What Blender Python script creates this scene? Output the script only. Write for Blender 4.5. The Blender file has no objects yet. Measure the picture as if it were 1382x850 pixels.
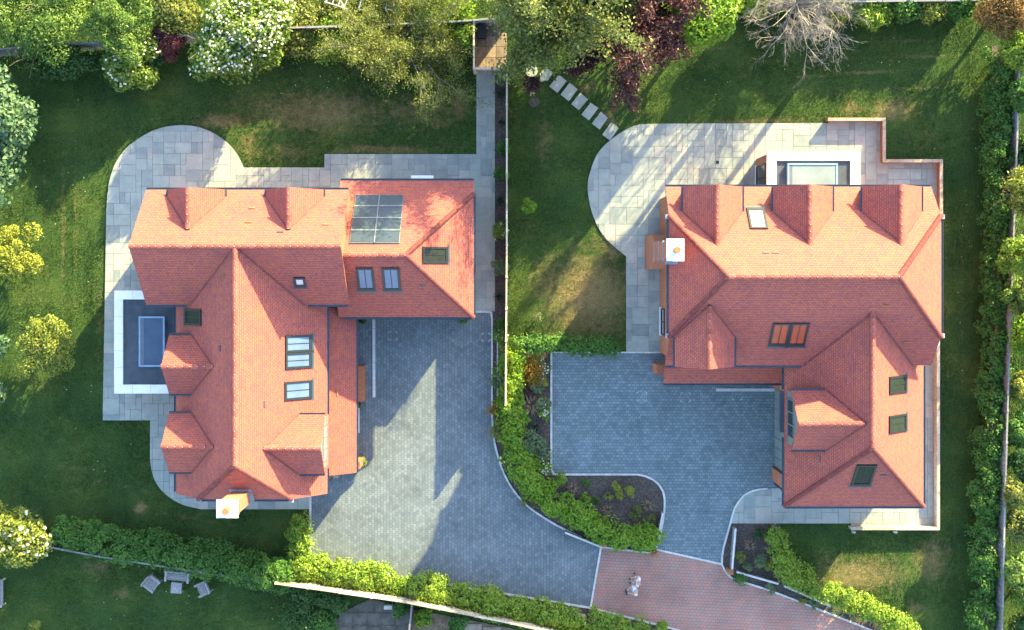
import bpy, bmesh, math, random
import numpy as np
from mathutils import Vector, Matrix

random.seed(7)
rng = np.random.default_rng(11)
S = bpy.context.scene
COL = S.collection

# ------------------------------------------------------------------ camera
NX, NY, FOC, CAMH = 690.0, 365.0, 1600.0, 64.0     # nadir pixel, focal length in photo pixels, drone height
cam_d = bpy.data.cameras.new('camera')
cam_d.sensor_width = 36.0
cam_d.lens = 36.0 * FOC / 1382.0
cam_d.shift_x = (691.0 - NX) / 1382.0
cam_d.shift_y = -(425.0 - NY) / 1382.0
cam_d.clip_end = 2000.0
cam = bpy.data.objects.new('camera', cam_d)
cam.location = (0, 0, CAMH)
COL.objects.link(cam)
S.camera = cam

# ------------------------------------------------------------------ light
SUN_EL, SUN_AZ = math.radians(18.0), math.radians(35.8)      # azimuth clockwise from +Y
w = bpy.data.worlds.new('World'); S.world = w; w.use_nodes = True
nt = w.node_tree
sky = nt.nodes.new('ShaderNodeTexSky'); sky.sky_type = 'NISHITA'; sky.sun_disc = False
sky.sun_elevation = SUN_EL; sky.sun_rotation = SUN_AZ
sky.air_density = 1.0; sky.dust_density = 1.0; sky.ozone_density = 1.0
bg = nt.nodes['Background']; bg.inputs['Strength'].default_value = 0.15
nt.links.new(sky.outputs[0], bg.inputs[0])
sd = bpy.data.lights.new('sun', 'SUN'); sd.energy = 4.15; sd.angle = math.radians(0.55); sd.color = (1.0, 0.845, 0.40)
sun = bpy.data.objects.new('sun', sd); COL.objects.link(sun)
to_sun = Vector((math.sin(SUN_AZ) * math.cos(SUN_EL), math.cos(SUN_AZ) * math.cos(SUN_EL), math.sin(SUN_EL)))
sun.rotation_euler = to_sun.to_track_quat('Z', 'Y').to_euler()
sun.location = (30, 40, 40)
vs = S.view_settings
vs.view_transform = 'Standard'; vs.look = 'None'; vs.exposure = 2.47; vs.gamma = 1.0
vs.use_curve_mapping = False
S.cycles.max_bounces = 6

# ------------------------------------------------------------------ helpers
def P(px, py, h=0.0):
    k = (CAMH - h) / FOC
    return Vector(((px - NX) * k, -(py - NY) * k, h))
def PX(px, h=0.0): return (px - NX) * (CAMH - h) / FOC
def PY(py, h=0.0): return -(py - NY) * (CAMH - h) / FOC
def G(pts): return [(PX(a), PY(b)) for a, b in pts]

WL = {}
def setpar(o, p):
    if p is not None:
        o.parent = p
        o.matrix_parent_inverse = Matrix.Translation(-WL.get(p.name, Vector((0, 0, 0))))
    return o
def tag(o, label=None, cat=None, group=None, kind=None):
    if label: o['label'] = label
    if cat: o['category'] = cat
    if group: o['group'] = group
    if kind: o['kind'] = kind
    return o
def thing(name, loc, label, cat, group=None, rz=0.0):
    o = bpy.data.objects.new(name, None); COL.objects.link(o)
    o.location = loc; o.rotation_euler = (0, 0, rz); o.empty_display_size = 0.3
    WL[o.name] = Vector(loc)
    return tag(o, label, cat, group)
def local_par(o, p):
    o.parent = p
    return o
def mesh_obj(name, verts, faces, mats, parent=None, uvs=None, midx=None, smooth=False, me=None, local=False):
    if me is None:
        me = bpy.data.meshes.new(name)
        me.from_pydata([tuple(v) for v in verts], [], [tuple(f) for f in faces])
        if not isinstance(mats, (list, tuple)): mats = [mats]
        for m in mats: me.materials.append(m)
        if uvs is not None:
            ul = me.uv_layers.new(name='UVMap')
            k = 0
            for fi, f in enumerate(faces):
                for j in range(len(f)):
                    ul.data[k].uv = uvs[fi][j] if uvs[fi] is not None else (0, 0)
                    k += 1
        if midx is not None:
            for i, m in enumerate(midx): me.polygons[i].material_index = m
        if smooth:
            for p in me.polygons: p.use_smooth = True
        me.update()
    o = bpy.data.objects.new(name, me); COL.objects.link(o)
    if parent is not None:
        if local: o.parent = parent
        else: setpar(o, parent)
    return o

class MB:
    def __init__(s): s.v = []; s.f = []; s.m = []; s.cur = 0
    def face(s, pts):
        b = len(s.v); s.v += [tuple(p) for p in pts]; s.f.append(tuple(range(b, b + len(pts)))); s.m.append(s.cur)
    def box(s, x0, x1, y0, y1, z0, z1):
        if x0 > x1: x0, x1 = x1, x0
        if y0 > y1: y0, y1 = y1, y0
        b = len(s.v)
        s.v += [(x0,y0,z0),(x1,y0,z0),(x1,y1,z0),(x0,y1,z0),(x0,y0,z1),(x1,y0,z1),(x1,y1,z1),(x0,y1,z1)]
        for q in ((3,2,1,0),(4,5,6,7),(0,1,5,4),(1,2,6,5),(2,3,7,6),(3,0,4,7)):
            s.f.append(tuple(b + i for i in q)); s.m.append(s.cur)
        return s
    def hexa(s, bot, top):
        b = len(s.v); n = len(bot)
        s.v += [tuple(p) for p in bot] + [tuple(p) for p in top]
        s.f.append(tuple(b + i for i in range(n - 1, -1, -1))); s.m.append(s.cur)
        s.f.append(tuple(b + n + i for i in range(n))); s.m.append(s.cur)
        for i in range(n):
            j = (i + 1) % n
            s.f.append((b + i, b + j, b + n + j, b + n + i)); s.m.append(s.cur)
        return s
    def prism(s, poly, z0, z1):
        a = sum(poly[i][0]*poly[(i+1)%len(poly)][1] - poly[(i+1)%len(poly)][0]*poly[i][1] for i in range(len(poly)))
        if a < 0: poly = poly[::-1]
        return s.hexa([(p[0], p[1], z0) for p in poly], [(p[0], p[1], z1) for p in poly])
    def bar(s, p0, p1, wd, ht, up=(0, 0, 1)):
        p0 = Vector(p0); p1 = Vector(p1); d = (p1 - p0).normalized()
        up = Vector(up); sd = d.cross(up)
        if sd.length < 1e-4: sd = d.cross(Vector((1, 0, 0)))
        sd.normalize(); u = sd.cross(d)
        a = sd * wd / 2; c = u * ht / 2
        return s.hexa([p0 - a - c, p0 + a - c, p1 + a - c, p1 - a - c], [p0 - a + c, p0 + a + c, p1 + a + c, p1 - a + c])
    def tube(s, p0, p1, r0, r1, n=6, cap=True):
        p0 = Vector(p0); p1 = Vector(p1); d = (p1 - p0)
        if d.length < 1e-6: return s
        d.normalize(); a = d.orthogonal().normalized(); c = d.cross(a)
        b = len(s.v)
        for p, r in ((p0, r0), (p1, r1)):
            for i in range(n):
                t = 2 * math.pi * i / n
                s.v.append(tuple(p + (a * math.cos(t) + c * math.sin(t)) * r))
        for i in range(n):
            j = (i + 1) % n
            s.f.append((b + i, b + j, b + n + j, b + n + i)); s.m.append(s.cur)
        if cap:
            s.f.append(tuple(b + n + i for i in range(n))); s.m.append(s.cur)
            s.f.append(tuple(b + i for i in range(n - 1, -1, -1))); s.m.append(s.cur)
        return s
    def build(s, name, mats, parent=None, local=False, smooth=False):
        if not isinstance(mats, (list, tuple)): mats = [mats]
        return mesh_obj(name, s.v, s.f, mats, parent, midx=s.m if len(mats) > 1 else None, local=local, smooth=smooth)

# ------------------------------------------------------------------ materials
def nodes(name):
    m = bpy.data.materials.new(name); m.use_nodes = True
    t = m.node_tree; b = t.nodes['Principled BSDF']
    return m, t, b
def N(t, typ, **kw):
    n = t.nodes.new(typ)
    for k, v in kw.items(): setattr(n, k, v)
    return n
def noise(t, scale, detail=4.0, rough=0.55, coord='Object'):
    tc = N(t, 'ShaderNodeTexCoord'); n = N(t, 'ShaderNodeTexNoise')
    n.inputs['Scale'].default_value = scale; n.inputs['Detail'].default_value = detail; n.inputs['Roughness'].default_value = rough
    t.links.new(tc.outputs[coord], n.inputs['Vector'])
    return n
def ramp(t, fac, stops):
    r = N(t, 'ShaderNodeValToRGB')
    el = r.color_ramp.elements
    while len(el) < len(stops): el.new(0.5)
    for e, (p, c) in zip(el, stops):
        e.position = p; e.color = (*c, 1) if len(c) == 3 else c
    t.links.new(fac, r.inputs[0])
    return r
def mix(t, fac, a, b, mode='MIX'):
    m = N(t, 'ShaderNodeMix', data_type='RGBA', blend_type=mode)
    for sock, val in ((m.inputs[0], fac), (m.inputs[6], a), (m.inputs[7], b)):
        if isinstance(val, bpy.types.NodeSocket): t.links.new(val, sock)
        elif isinstance(val, (int, float)): sock.default_value = val
        else: sock.default_value = (*val, 1)
    return m.outputs[2]
def bump(t, b, height, strength=0.5, dist=0.02):
    n = N(t, 'ShaderNodeBump'); n.inputs['Strength'].default_value = strength; n.inputs['Distance'].default_value = dist
    t.links.new(height, n.inputs['Height']); t.links.new(n.outputs[0], b.inputs['Normal'])
def plain(name, col, rough=0.7, var=0.25, scale=3.0, bumps=0.2, metal=0.0, spec=0.4, rnd=0.0):
    m, t, b = nodes(name)
    n = noise(t, scale, 6)
    c0 = tuple(x * (1 - var) for x in col); c1 = tuple(min(1, x * (1 + var)) for x in col)
    out = ramp(t, n.outputs[0], [(0.3, c0), (0.7, c1)]).outputs[0]
    if rnd > 0:
        oi = N(t, 'ShaderNodeObjectInfo')
        mr = N(t, 'ShaderNodeMapRange'); mr.inputs[3].default_value = 1 - rnd; mr.inputs[4].default_value = 1 + rnd
        t.links.new(oi.outputs['Random'], mr.inputs[0])
        out = mix(t, 1.0, out, mr.outputs[0], 'MULTIPLY')
    t.links.new(out, b.inputs['Base Color'])
    b.inputs['Roughness'].default_value = rough; b.inputs['Metallic'].default_value = metal
    b.inputs['Specular IOR Level'].default_value = spec
    if bumps: bump(t, b, noise(t, scale * 6, 4).outputs[0], bumps, 0.01)
    return m

def brick_nodes(t, coord, bw, rh, mortar, c1, c2, cm, off=0.5, rot=0.0, bias=0.0):
    tc = N(t, 'ShaderNodeTexCoord'); mp = N(t, 'ShaderNodeMapping')
    mp.inputs['Rotation'].default_value = (0, 0, rot)
    t.links.new(tc.outputs[coord], mp.inputs[0])
    # a slight wander keeps the joints from being ruler straight
    br = N(t, 'ShaderNodeTexBrick'); br.offset = off; br.squash = 1.0
    br.inputs['Scale'].default_value = 1.0; br.inputs['Brick Width'].default_value = bw; br.inputs['Row Height'].default_value = rh
    br.inputs['Mortar Size'].default_value = mortar; br.inputs['Mortar Smooth'].default_value = 0.3; br.inputs['Bias'].default_value = bias
    br.inputs['Color1'].default_value = (*c1, 1); br.inputs['Color2'].default_value = (*c2, 1); br.inputs['Mortar'].default_value = (*cm, 1)
    t.links.new(mp.outputs[0], br.inputs[0])
    return br, mp

def tile_material():
    m, t, b = nodes('clay_roof_tile')
    br, mp = brick_nodes(t, 'UV', 0.165, 0.115, 0.009, (0.50, 0.130, 0.078), (0.385, 0.100, 0.090), (0.17, 0.055, 0.055))
    n2 = noise(t, 1.3, 5, 0.6)
    hue = ramp(t, n2.outputs[0], [(0.25, (0.82, 0.85, 0.95)), (0.5, (1, 1, 1)), (0.75, (1.12, 1.06, 0.93))])
    c = mix(t, 1.0, br.outputs[0], hue.outputs[0], 'MULTIPLY')
    # scattered burnt tiles, tile sized
    sep = N(t, 'ShaderNodeTexCoord'); mp2 = N(t, 'ShaderNodeMapping'); mp2.inputs['Scale'].default_value = (3.0, 4.3, 1)
    t.links.new(sep.outputs['UV'], mp2.inputs[0])
    vn = N(t, 'ShaderNodeTexNoise'); vn.inputs['Scale'].default_value = 2.2; vn.inputs['Detail'].default_value = 2.5
    t.links.new(mp2.outputs[0], vn.inputs['Vector'])
    mk = ramp(t, vn.outputs[0], [(0.56, (0, 0, 0)), (0.66, (1, 1, 1))])
    mfac = N(t, 'ShaderNodeMath', operation='MULTIPLY'); mfac.inputs[1].default_value = 0.52
    t.links.new(mk.outputs[0], mfac.inputs[0])
    c = mix(t, mfac.outputs[0], c, (0.125, 0.060, 0.062))
    t.links.new(c, b.inputs['Base Color'])
    b.inputs['Roughness'].default_value = 0.78; b.inputs['Specular IOR Level'].default_value = 0.3
    # each course laps over the one below
    sx = N(t, 'ShaderNodeSeparateXYZ'); t.links.new(mp.outputs[0], sx.inputs[0])
    dv = N(t, 'ShaderNodeMath', operation='DIVIDE'); dv.inputs[1].default_value = 0.115; t.links.new(sx.outputs[1], dv.inputs[0])
    fr = N(t, 'ShaderNodeMath', operation='FRACT'); t.links.new(dv.outputs[0], fr.inputs[0])
    iv = N(t, 'ShaderNodeMath', operation='SUBTRACT'); iv.inputs[0].default_value = 1.0; t.links.new(fr.outputs[0], iv.inputs[1])
    sb = N(t, 'ShaderNodeMath', operation='MULTIPLY_ADD'); sb.inputs[1].default_value = -0.35
    t.links.new(br.outputs['Fac'], sb.inputs[0]); t.links.new(iv.outputs[0], sb.inputs[2])
    bump(t, b, sb.outputs[0], 1.0, 0.03)
    return m

def sett_material(name, c1, c2, cm, rot, bw=0.21, rh=0.16, patch=0.35, stain=(0.62, 0.6, 0.55)):
    m, t, b = nodes(name)
    br, mp = brick_nodes(t, 'Object', bw, rh, 0.009, c1, c2, cm, rot=rot)
    wn = noise(t, 3.0, 2)
    va = N(t, 'ShaderNodeVectorMath', operation='MULTIPLY_ADD'); va.inputs[1].default_value = (0.035, 0.035, 0)
    t.links.new(wn.outputs['Color'], va.inputs[0])
    tc = [n for n in t.nodes if n.type == 'TEX_COORD'][0]
    t.links.new(tc.outputs['Object'], va.inputs[2]); t.links.new(va.outputs[0], mp.inputs[0])
    n2 = noise(t, 0.55, 6, 0.65)
    c = mix(t, 1.0, br.outputs[0], ramp(t, n2.outputs[0], [(0.3, (1 - patch,) * 3), (0.7, (1 + patch,) * 3)]).outputs[0], 'MULTIPLY')
    n3 = noise(t, 1.7, 9, 0.75)
    dust = ramp(t, n3.outputs[0], [(0.56, (0, 0, 0)), (0.80, (0.26,) * 3)])
    c = mix(t, dust.outputs[0], c, stain)
    t.links.new(c, b.inputs['Base Color'])
    b.inputs['Roughness'].default_value = 0.85; b.inputs['Specular IOR Level'].default_value = 0.25
    iv = N(t, 'ShaderNodeMath', operation='SUBTRACT'); iv.inputs[0].default_value = 1.0
    t.links.new(br.outputs['Fac'], iv.inputs[1])
    ad = N(t, 'ShaderNodeMath', operation='ADD'); t.links.new(iv.outputs[0], ad.inputs[0])
    n4 = noise(t, 9, 3); t.links.new(n4.outputs[0], ad.inputs[1])
    bump(t, b, ad.outputs[0], 0.6, 0.015)
    return m

def lawn_color(t, blade=False):
    at = N(t, 'ShaderNodeAttribute', attribute_name='dry')
    n1 = noise(t, 0.45, 7, 0.65); n2 = noise(t, 2.6, 6, 0.7); n3 = noise(t, 14.0, 3)
    g = ramp(t, n1.outputs[0], [(0.28, (0.030, 0.068, 0.022)), (0.52, (0.054, 0.100, 0.025)), (0.75, (0.098, 0.134, 0.034))])
    g2 = mix(t, 1.0, g.outputs[0], ramp(t, n3.outputs[0], [(0.25, (0.55,) * 3), (0.75, (1.5,) * 3)]).outputs[0], 'MULTIPLY')
    # mask = dry attribute broken up by noise, plus sparse natural thin spots
    ma = N(t, 'ShaderNodeMath', operation='MULTIPLY_ADD'); ma.inputs[1].default_value = 1.5
    sub = N(t, 'ShaderNodeMath', operation='SUBTRACT'); sub.inputs[1].default_value = 0.5; t.links.new(n2.outputs[0], sub.inputs[0])
    t.links.new(sub.outputs[0], ma.inputs[0]); t.links.new(at.outputs['Fac'], ma.inputs[2])
    mk = ramp(t, ma.outputs[0], [(0.22, (0, 0, 0)), (0.85, (0.85,) * 3)])
    dry = ramp(t, n3.outputs[0], [(0.3, (0.20, 0.145, 0.065)), (0.7, (0.36, 0.26, 0.13))])
    return mix(t, mk.outputs[0], g2, dry.outputs[0]), n3

def lawn_material():
    m, t, b = nodes('lawn_turf')
    c, n3 = lawn_color(t)
    t.links.new(c, b.inputs['Base Color']); b.inputs['Roughness'].default_value = 0.95; b.inputs['Specular IOR Level'].default_value = 0.1
    bump(t, b, noise(t, 22, 4, 0.8).outputs[0], 1.0, 0.06)
    return m
def blade_material():
    m, t, b = nodes('grass_blade')
    c, n3 = lawn_color(t)
    tr = N(t, 'ShaderNodeBsdfTranslucent'); ms = N(t, 'ShaderNodeMixShader'); ms.inputs[0].default_value = 0.35
    c = mix(t, 1.0, c, (1.15, 1.12, 1.0), 'MULTIPLY')
    t.links.new(c, b.inputs['Base Color']); t.links.new(c, tr.inputs[0])
    b.inputs['Roughness'].default_value = 0.7; b.inputs['Specular IOR Level'].default_value = 0.2
    t.links.new(b.outputs[0], ms.inputs[1]); t.links.new(tr.outputs[0], ms.inputs[2])
    t.links.new(ms.outputs[0], t.nodes['Material Output'].inputs[0])
    return m

LEAF = {}
def leaf_mat(name, lo, hi, transl=0.35):
    if name in LEAF: return LEAF[name]
    m, t, b = nodes('leaf_' + name)
    at = N(t, 'ShaderNodeAttribute', attribute_name='tint')
    c = ramp(t, at.outputs['Fac'], [(0.0, lo), (1.0, hi)]).outputs[0]
    tr = N(t, 'ShaderNodeBsdfTranslucent'); ms = N(t, 'ShaderNodeMixShader'); ms.inputs[0].default_value = transl
    t.links.new(c, b.inputs['Base Color']); t.links.new(c, tr.inputs[0])
    b.inputs['Roughness'].default_value = 0.5; b.inputs['Specular IOR Level'].default_value = 0.3
    t.links.new(b.outputs[0], ms.inputs[1]); t.links.new(tr.outputs[0], ms.inputs[2])
    t.links.new(ms.outputs[0], t.nodes['Material Output'].inputs[0])
    LEAF[name] = m
    return m

def glass(name, col, rough=0.06, spec=0.6, coat=0.25):
    m, t, b = nodes(name)
    n = noise(t, 0.9, 3)
    c = ramp(t, n.outputs[0], [(0.3, tuple(x * 0.82 for x in col)), (0.7, tuple(min(1, x * 1.12) for x in col))])
    t.links.new(c.outputs[0], b.inputs['Base Color'])
    b.inputs['Roughness'].default_value = rough; b.inputs['Specular IOR Level'].default_value = spec
    b.inputs['Coat Weight'].default_value = coat; b.inputs['Coat Roughness'].default_value = 0.02
    return m

def wall_brick_material():
    m, t, b = nodes('brick_wall')
    tc = N(t, 'ShaderNodeTexCoord'); sx = N(t, 'ShaderNodeSeparateXYZ'); t.links.new(tc.outputs['Object'], sx.inputs[0])
    ad = N(t, 'ShaderNodeMath', operation='ADD'); t.links.new(sx.outputs[0], ad.inputs[0]); t.links.new(sx.outputs[1], ad.inputs[1])
    cb = N(t, 'ShaderNodeCombineXYZ'); t.links.new(ad.outputs[0], cb.inputs[0]); t.links.new(sx.outputs[2], cb.inputs[1])
    br = N(t, 'ShaderNodeTexBrick'); br.inputs['Scale'].default_value = 1; br.inputs['Brick Width'].default_value = 0.225
    br.inputs['Row Height'].default_value = 0.075; br.inputs['Mortar Size'].default_value = 0.006
    br.inputs['Color1'].default_value = (0.42, 0.13, 0.05, 1); br.inputs['Color2'].default_value = (0.28, 0.08, 0.04, 1)
    br.inputs['Mortar'].default_value = (0.38, 0.33, 0.27, 1)
    t.links.new(cb.outputs[0], br.inputs[0]); t.links.new(br.outputs[0], b.inputs['Base Color'])
    b.inputs['Roughness'].default_value = 0.85
    iv = N(t, 'ShaderNodeMath', operation='SUBTRACT'); iv.inputs[0].default_value = 1.0; t.links.new(br.outputs['Fac'], iv.inputs[1])
    bump(t, b, iv.outputs[0], 0.5, 0.01)
    return m

def slab_material():
    m, t, b = nodes('sandstone_slab')
    oi = N(t, 'ShaderNodeObjectInfo')
    base = ramp(t, oi.outputs['Random'], [(0.0, (0.26, 0.29, 0.275)), (0.25, (0.315, 0.35, 0.325)), (0.5, (0.365, 0.39, 0.345)), (0.8, (0.34, 0.37, 0.335)), (1.0, (0.43, 0.40, 0.35))])
    n = noise(t, 1.6, 7, 0.65)
    c = mix(t, 1.0, base.outputs[0], ramp(t, n.outputs[0], [(0.3, (0.80, 0.81, 0.84)), (0.7, (1.14, 1.12, 1.08))]).outputs[0], 'MULTIPLY')
    n2 = noise(t, 5.0, 8, 0.75)
    c = mix(t, ramp(t, n2.outputs[0], [(0.6, (0, 0, 0)), (0.8, (0.3,) * 3)]).outputs[0], c, (0.42, 0.34, 0.22))
    t.links.new(c, b.inputs['Base Color']); b.inputs['Roughness'].default_value = 0.75; b.inputs['Specular IOR Level'].default_value = 0.3
    bump(t, b, noise(t, 6, 8, 0.7).outputs[0], 0.35, 0.012)
    return m

def board_material(name, col, per_m=8.0, rnd=0.3):
    m, t, b = nodes(name)
    tc = N(t, 'ShaderNodeTexCoord'); mp = N(t, 'ShaderNodeMapping'); mp.inputs['Scale'].default_value = (6, 6, 0.8)
    t.links.new(tc.outputs['Object'], mp.inputs[0])
    n = N(t, 'ShaderNodeTexNoise'); n.inputs['Scale'].default_value = 3.0; n.inputs['Detail'].default_value = 6
    t.links.new(mp.outputs[0], n.inputs['Vector'])
    c = ramp(t, n.outputs[0], [(0.3, tuple(x * 0.65 for x in col)), (0.7, tuple(min(1, x * 1.25) for x in col))])
    oi = N(t, 'ShaderNodeObjectInfo'); mr = N(t, 'ShaderNodeMapRange'); mr.inputs[3].default_value = 1 - rnd; mr.inputs[4].default_value = 1 + rnd
    t.links.new(oi.outputs['Random'], mr.inputs[0])
    t.links.new(mix(t, 1.0, c.outputs[0], mr.outputs[0], 'MULTIPLY'), b.inputs['Base Color'])
    b.inputs['Roughness'].default_value = 0.85
    bump(t, b, n.outputs[0], 0.4, 0.01)
    return m

def mulch_material():
    m, t, b = nodes('bark_mulch')
    n = noise(t, 9, 8, 0.8); n2 = noise(t, 1.2, 4)
    c = ramp(t, n.outputs[0], [(0.3, (0.025, 0.020, 0.018)), (0.5, (0.085, 0.070, 0.060)), (0.72, (0.21, 0.175, 0.15))])
    c = mix(t, 1.0, c.outputs[0], ramp(t, n2.outputs[0], [(0.3, (0.75, 0.75, 0.8)), (0.7, (1.25, 1.2, 1.15))]).outputs[0], 'MULTIPLY')
    t.links.new(c, b.inputs['Base Color']); b.inputs['Roughness'].default_value = 0.95
    bump(t, b, n.outputs[0], 1.0, 0.05)
    return m

M = dict(
    tile=tile_material(),
    ridge=plain('ridge_tile_clay', (0.30, 0.078, 0.058), 0.8, 0.3, 6, 0.3, rnd=0.22),
    hip=plain('shaded_hip_clay', (0.19, 0.05, 0.045), 0.85, 0.35, 7, 0.3),  # clay darkened to carry the shade along hips and valleys
    mortar=plain('pale_mortar', (0.5, 0.43, 0.38), 0.9, 0.1, 8),
    brick=wall_brick_material(),
    setts_a=sett_material('grey_setts_left', (0.182, 0.215, 0.228), (0.128, 0.154, 0.166), (0.085, 0.102, 0.11), math.pi / 2, patch=0.18),
    setts_b=sett_material('grey_setts_right', (0.195, 0.255, 0.27), (0.135, 0.178, 0.195), (0.085, 0.108, 0.12), 0.0, patch=0.16),
    setts_red=sett_material('red_setts', (0.44, 0.205, 0.16), (0.315, 0.215, 0.18), (0.18, 0.13, 0.115), 0.05, patch=0.2, stain=(0.34, 0.3, 0.3)),
    lawn=lawn_material(), blade=blade_material(),
    slab=slab_material(),
    grout=plain('sandy_grout', (0.33, 0.29, 0.22), 0.95, 0.25, 5),
    kerb=plain('pale_edging_stone', (0.56, 0.55, 0.53), 0.8, 0.15, 4, rnd=0.1),
    mulch=mulch_material(),
    chip=plain('bark_chip', (0.15, 0.10, 0.075), 0.95, 0.5, 9),
    white=plain('white_render', (0.80, 0.79, 0.76), 0.6, 0.05, 2, 0.05),
    coping=plain('white_coping', (0.80, 0.79, 0.77), 0.55, 0.06, 3, 0.1, rnd=0.05),
    greyroof=plain('grey_flat_roof', (0.058, 0.075, 0.095), 0.7, 0.3, 1.5, 0.1),
    gutter=plain('dark_gutter', (0.055, 0.07, 0.095), 0.4, 0.15, 3, 0.0, spec=0.5),
    lead=plain('lead_flashing', (0.26, 0.31, 0.38), 0.45, 0.2, 5, 0.1, spec=0.5),
    frame=plain('dark_window_frame', (0.014, 0.020, 0.026), 0.4, 0.15, 4, 0.0),
    pale_glass=glass('glass_over_pale_blind', (0.10, 0.155, 0.27), 0.2, 0.3, 0.0),
    white_glass=glass('glass_over_white_blind', (0.6, 0.6, 0.62), 0.15, 0.4, 0.1),
    dark_glass=glass('dark_glass', (0.03, 0.042, 0.042), 0.12, 0.4, 0.0),
    red_glass=glass('glass_red_roof_reflection', (0.40, 0.085, 0.045), 0.2, 0.3, 0.0),  # reflection of the red roof painted in as the pane colour
    green_glass=glass('green_dark_glass', (0.024, 0.032, 0.028), 0.15, 0.35, 0.0),
    blue_glass=glass('blue_rooflight_glass', (0.065, 0.10, 0.155), 0.15, 0.4, 0.1),
    sky_glass=glass('pale_rooflight_glass', (0.22, 0.28, 0.29), 0.15, 0.4, 0.1),
    grey_glass=glass('grey_blue_panel_glass', (0.038, 0.058, 0.085), 0.35, 0.25, 0.0),
    barmetal=plain('panel_bar_metal', (0.13, 0.155, 0.18), 0.45, 0.1, 4, 0.0),
    blueframe=plain('blue_grey_frame', (0.22, 0.33, 0.46), 0.4, 0.1, 4, 0.0),
    clay=plain('chimney_pot_clay', (0.45, 0.15, 0.07), 0.8, 0.2, 9),
    cladding=plain('grey_green_door_paint', (0.16, 0.20, 0.20), 0.6, 0.12, 3),
    tancap=plain('tan_brick_capping', (0.40, 0.29, 0.21), 0.85, 0.2, 5, rnd=0.15),
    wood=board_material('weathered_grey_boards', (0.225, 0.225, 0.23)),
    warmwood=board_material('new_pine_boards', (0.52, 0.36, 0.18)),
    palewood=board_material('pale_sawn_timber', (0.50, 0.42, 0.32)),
    greywood=board_material('silvered_teak', (0.29, 0.28, 0.28), rnd=0.15),
    bark=plain('tree_bark', (0.13, 0.10, 0.075), 0.9, 0.35, 7, 0.5),
    palebark=plain('pale_grey_bark', (0.27, 0.245, 0.225), 0.9, 0.25, 7, 0.4),
    petal=plain('white_petal', (0.60, 0.58, 0.46), 0.7, 0.1, 5, 0.0),
    rust=plain('rust_brown_post', (0.30, 0.13, 0.06), 0.9, 0.3, 6),
    black=plain('black_plastic', (0.02, 0.021, 0.024), 0.5, 0.2, 4, 0.0),
    asphalt=plain('old_dark_paving', (0.115, 0.10, 0.085), 0.9, 0.4, 2.0, 0.4),
    pinkslab=plain('pinkish_old_slab', (0.28, 0.215, 0.165), 0.85, 0.25, 2.5, 0.3, rnd=0.2),
    soil=plain('dry_soil', (0.20, 0.14, 0.09), 0.95, 0.4, 3, 0.5),
)

# ================================================================== GROUND
def arc(cx, cy, r, a0, a1, n):
    return [(cx + r * math.cos(math.radians(a0 + (a1 - a0) * i / n)), cy - r * math.sin(math.radians(a0 + (a1 - a0) * i / n))) for i in range(n + 1)]
def smooth_path(pts, n=6):
    out = []
    for i in range(len(pts) - 1):
        p0 = pts[max(i - 1, 0)]; p1 = pts[i]; p2 = pts[i + 1]; p3 = pts[min(i + 2, len(pts) - 1)]
        for k in range(n):
            t = k / n
            out.append(tuple(0.5 * ((2 * p1[j]) + (-p0[j] + p2[j]) * t + (2 * p0[j] - 5 * p1[j] + 4 * p2[j] - p3[j]) * t * t + (-p0[j] + 3 * p1[j] - 3 * p2[j] + p3[j]) * t ** 3) for j in (0, 1)))
    out.append(tuple(pts[-1]))
    return out
def inpoly(x, y, poly):
    r = np.zeros(x.shape, bool); n = len(poly)
    for i in range(n):
        x0, y0 = poly[i]; x1, y1 = poly[(i + 1) % n]
        if y0 == y1: continue
        c = ((y0 > y) != (y1 > y)) & (x < (x1 - x0) * (y - y0) / (y1 - y0) + x0)
        r ^= c
    return r
def sheet(name, pxpoly, z, mat, thick=0.05, parent=None):
    poly = G(pxpoly)
    bm = bmesh.new()
    vs_ = [bm.verts.new((x, y, z)) for x, y in poly]
    f = bm.faces.new(vs_)
    if f.normal.z < 0: f.normal_flip()
    f.normal_update()
    if f.normal.z < 0: f.normal_flip()
    ext = bmesh.ops.extrude_face_region(bm, geom=[f])
    for v in [e for e in ext['geom'] if isinstance(e, bmesh.types.BMVert)]: v.co.z -= thick
    bmesh.ops.triangulate(bm, faces=bm.faces[:])
    bmesh.ops.recalc_face_normals(bm, faces=bm.faces[:])
    me = bpy.data.meshes.new(name); bm.to_mesh(me); bm.free(); me.materials.append(mat)
    o = bpy.data.objects.new(name, me); COL.objects.link(o)
    if parent is None: o['kind'] = 'structure'
    else: setpar(o, parent)
    return o

# polygons in photo pixels on the ground
curveL = smooth_path([(664, 560), (668, 600), (683, 645), (708, 679), (740, 702), (766, 716), (811, 738)])
DRIVE_L = [(440, 418), (664, 420)] + curveL + [(797, 819), (700, 803), (560, 781), (546, 779), (546, 786), (535, 785), (534, 776), (419, 758), (419, 640)]
curveI = smooth_path([(865, 640), (883, 648), (894, 661), (897, 677), (895, 700), (890, 724), (885, 740)])
curveP = smooth_path([(1036, 659), (1020, 661), (1005, 667), (992, 684), (986, 704), (979, 729), (975, 744), (974, 761)])
DRIVE_R = [(744, 476), (1046, 476), (1056, 530), (1056, 658)] + curveP + [(885, 741)] + curveI[::-1] + [(744, 640)]
curveQ = smooth_path([(974, 761), (980, 773), (991, 781), (1040, 797), (1100, 820), (1190, 856), (1230, 874)])
RED = [(811, 738.5), (840, 741), (878, 746), (885, 741.5), (974, 761.5)] + curveQ[1:] + [(1230, 930), (1150, 925), (1000, 876), (905, 846), (797, 819.5)]
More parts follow.
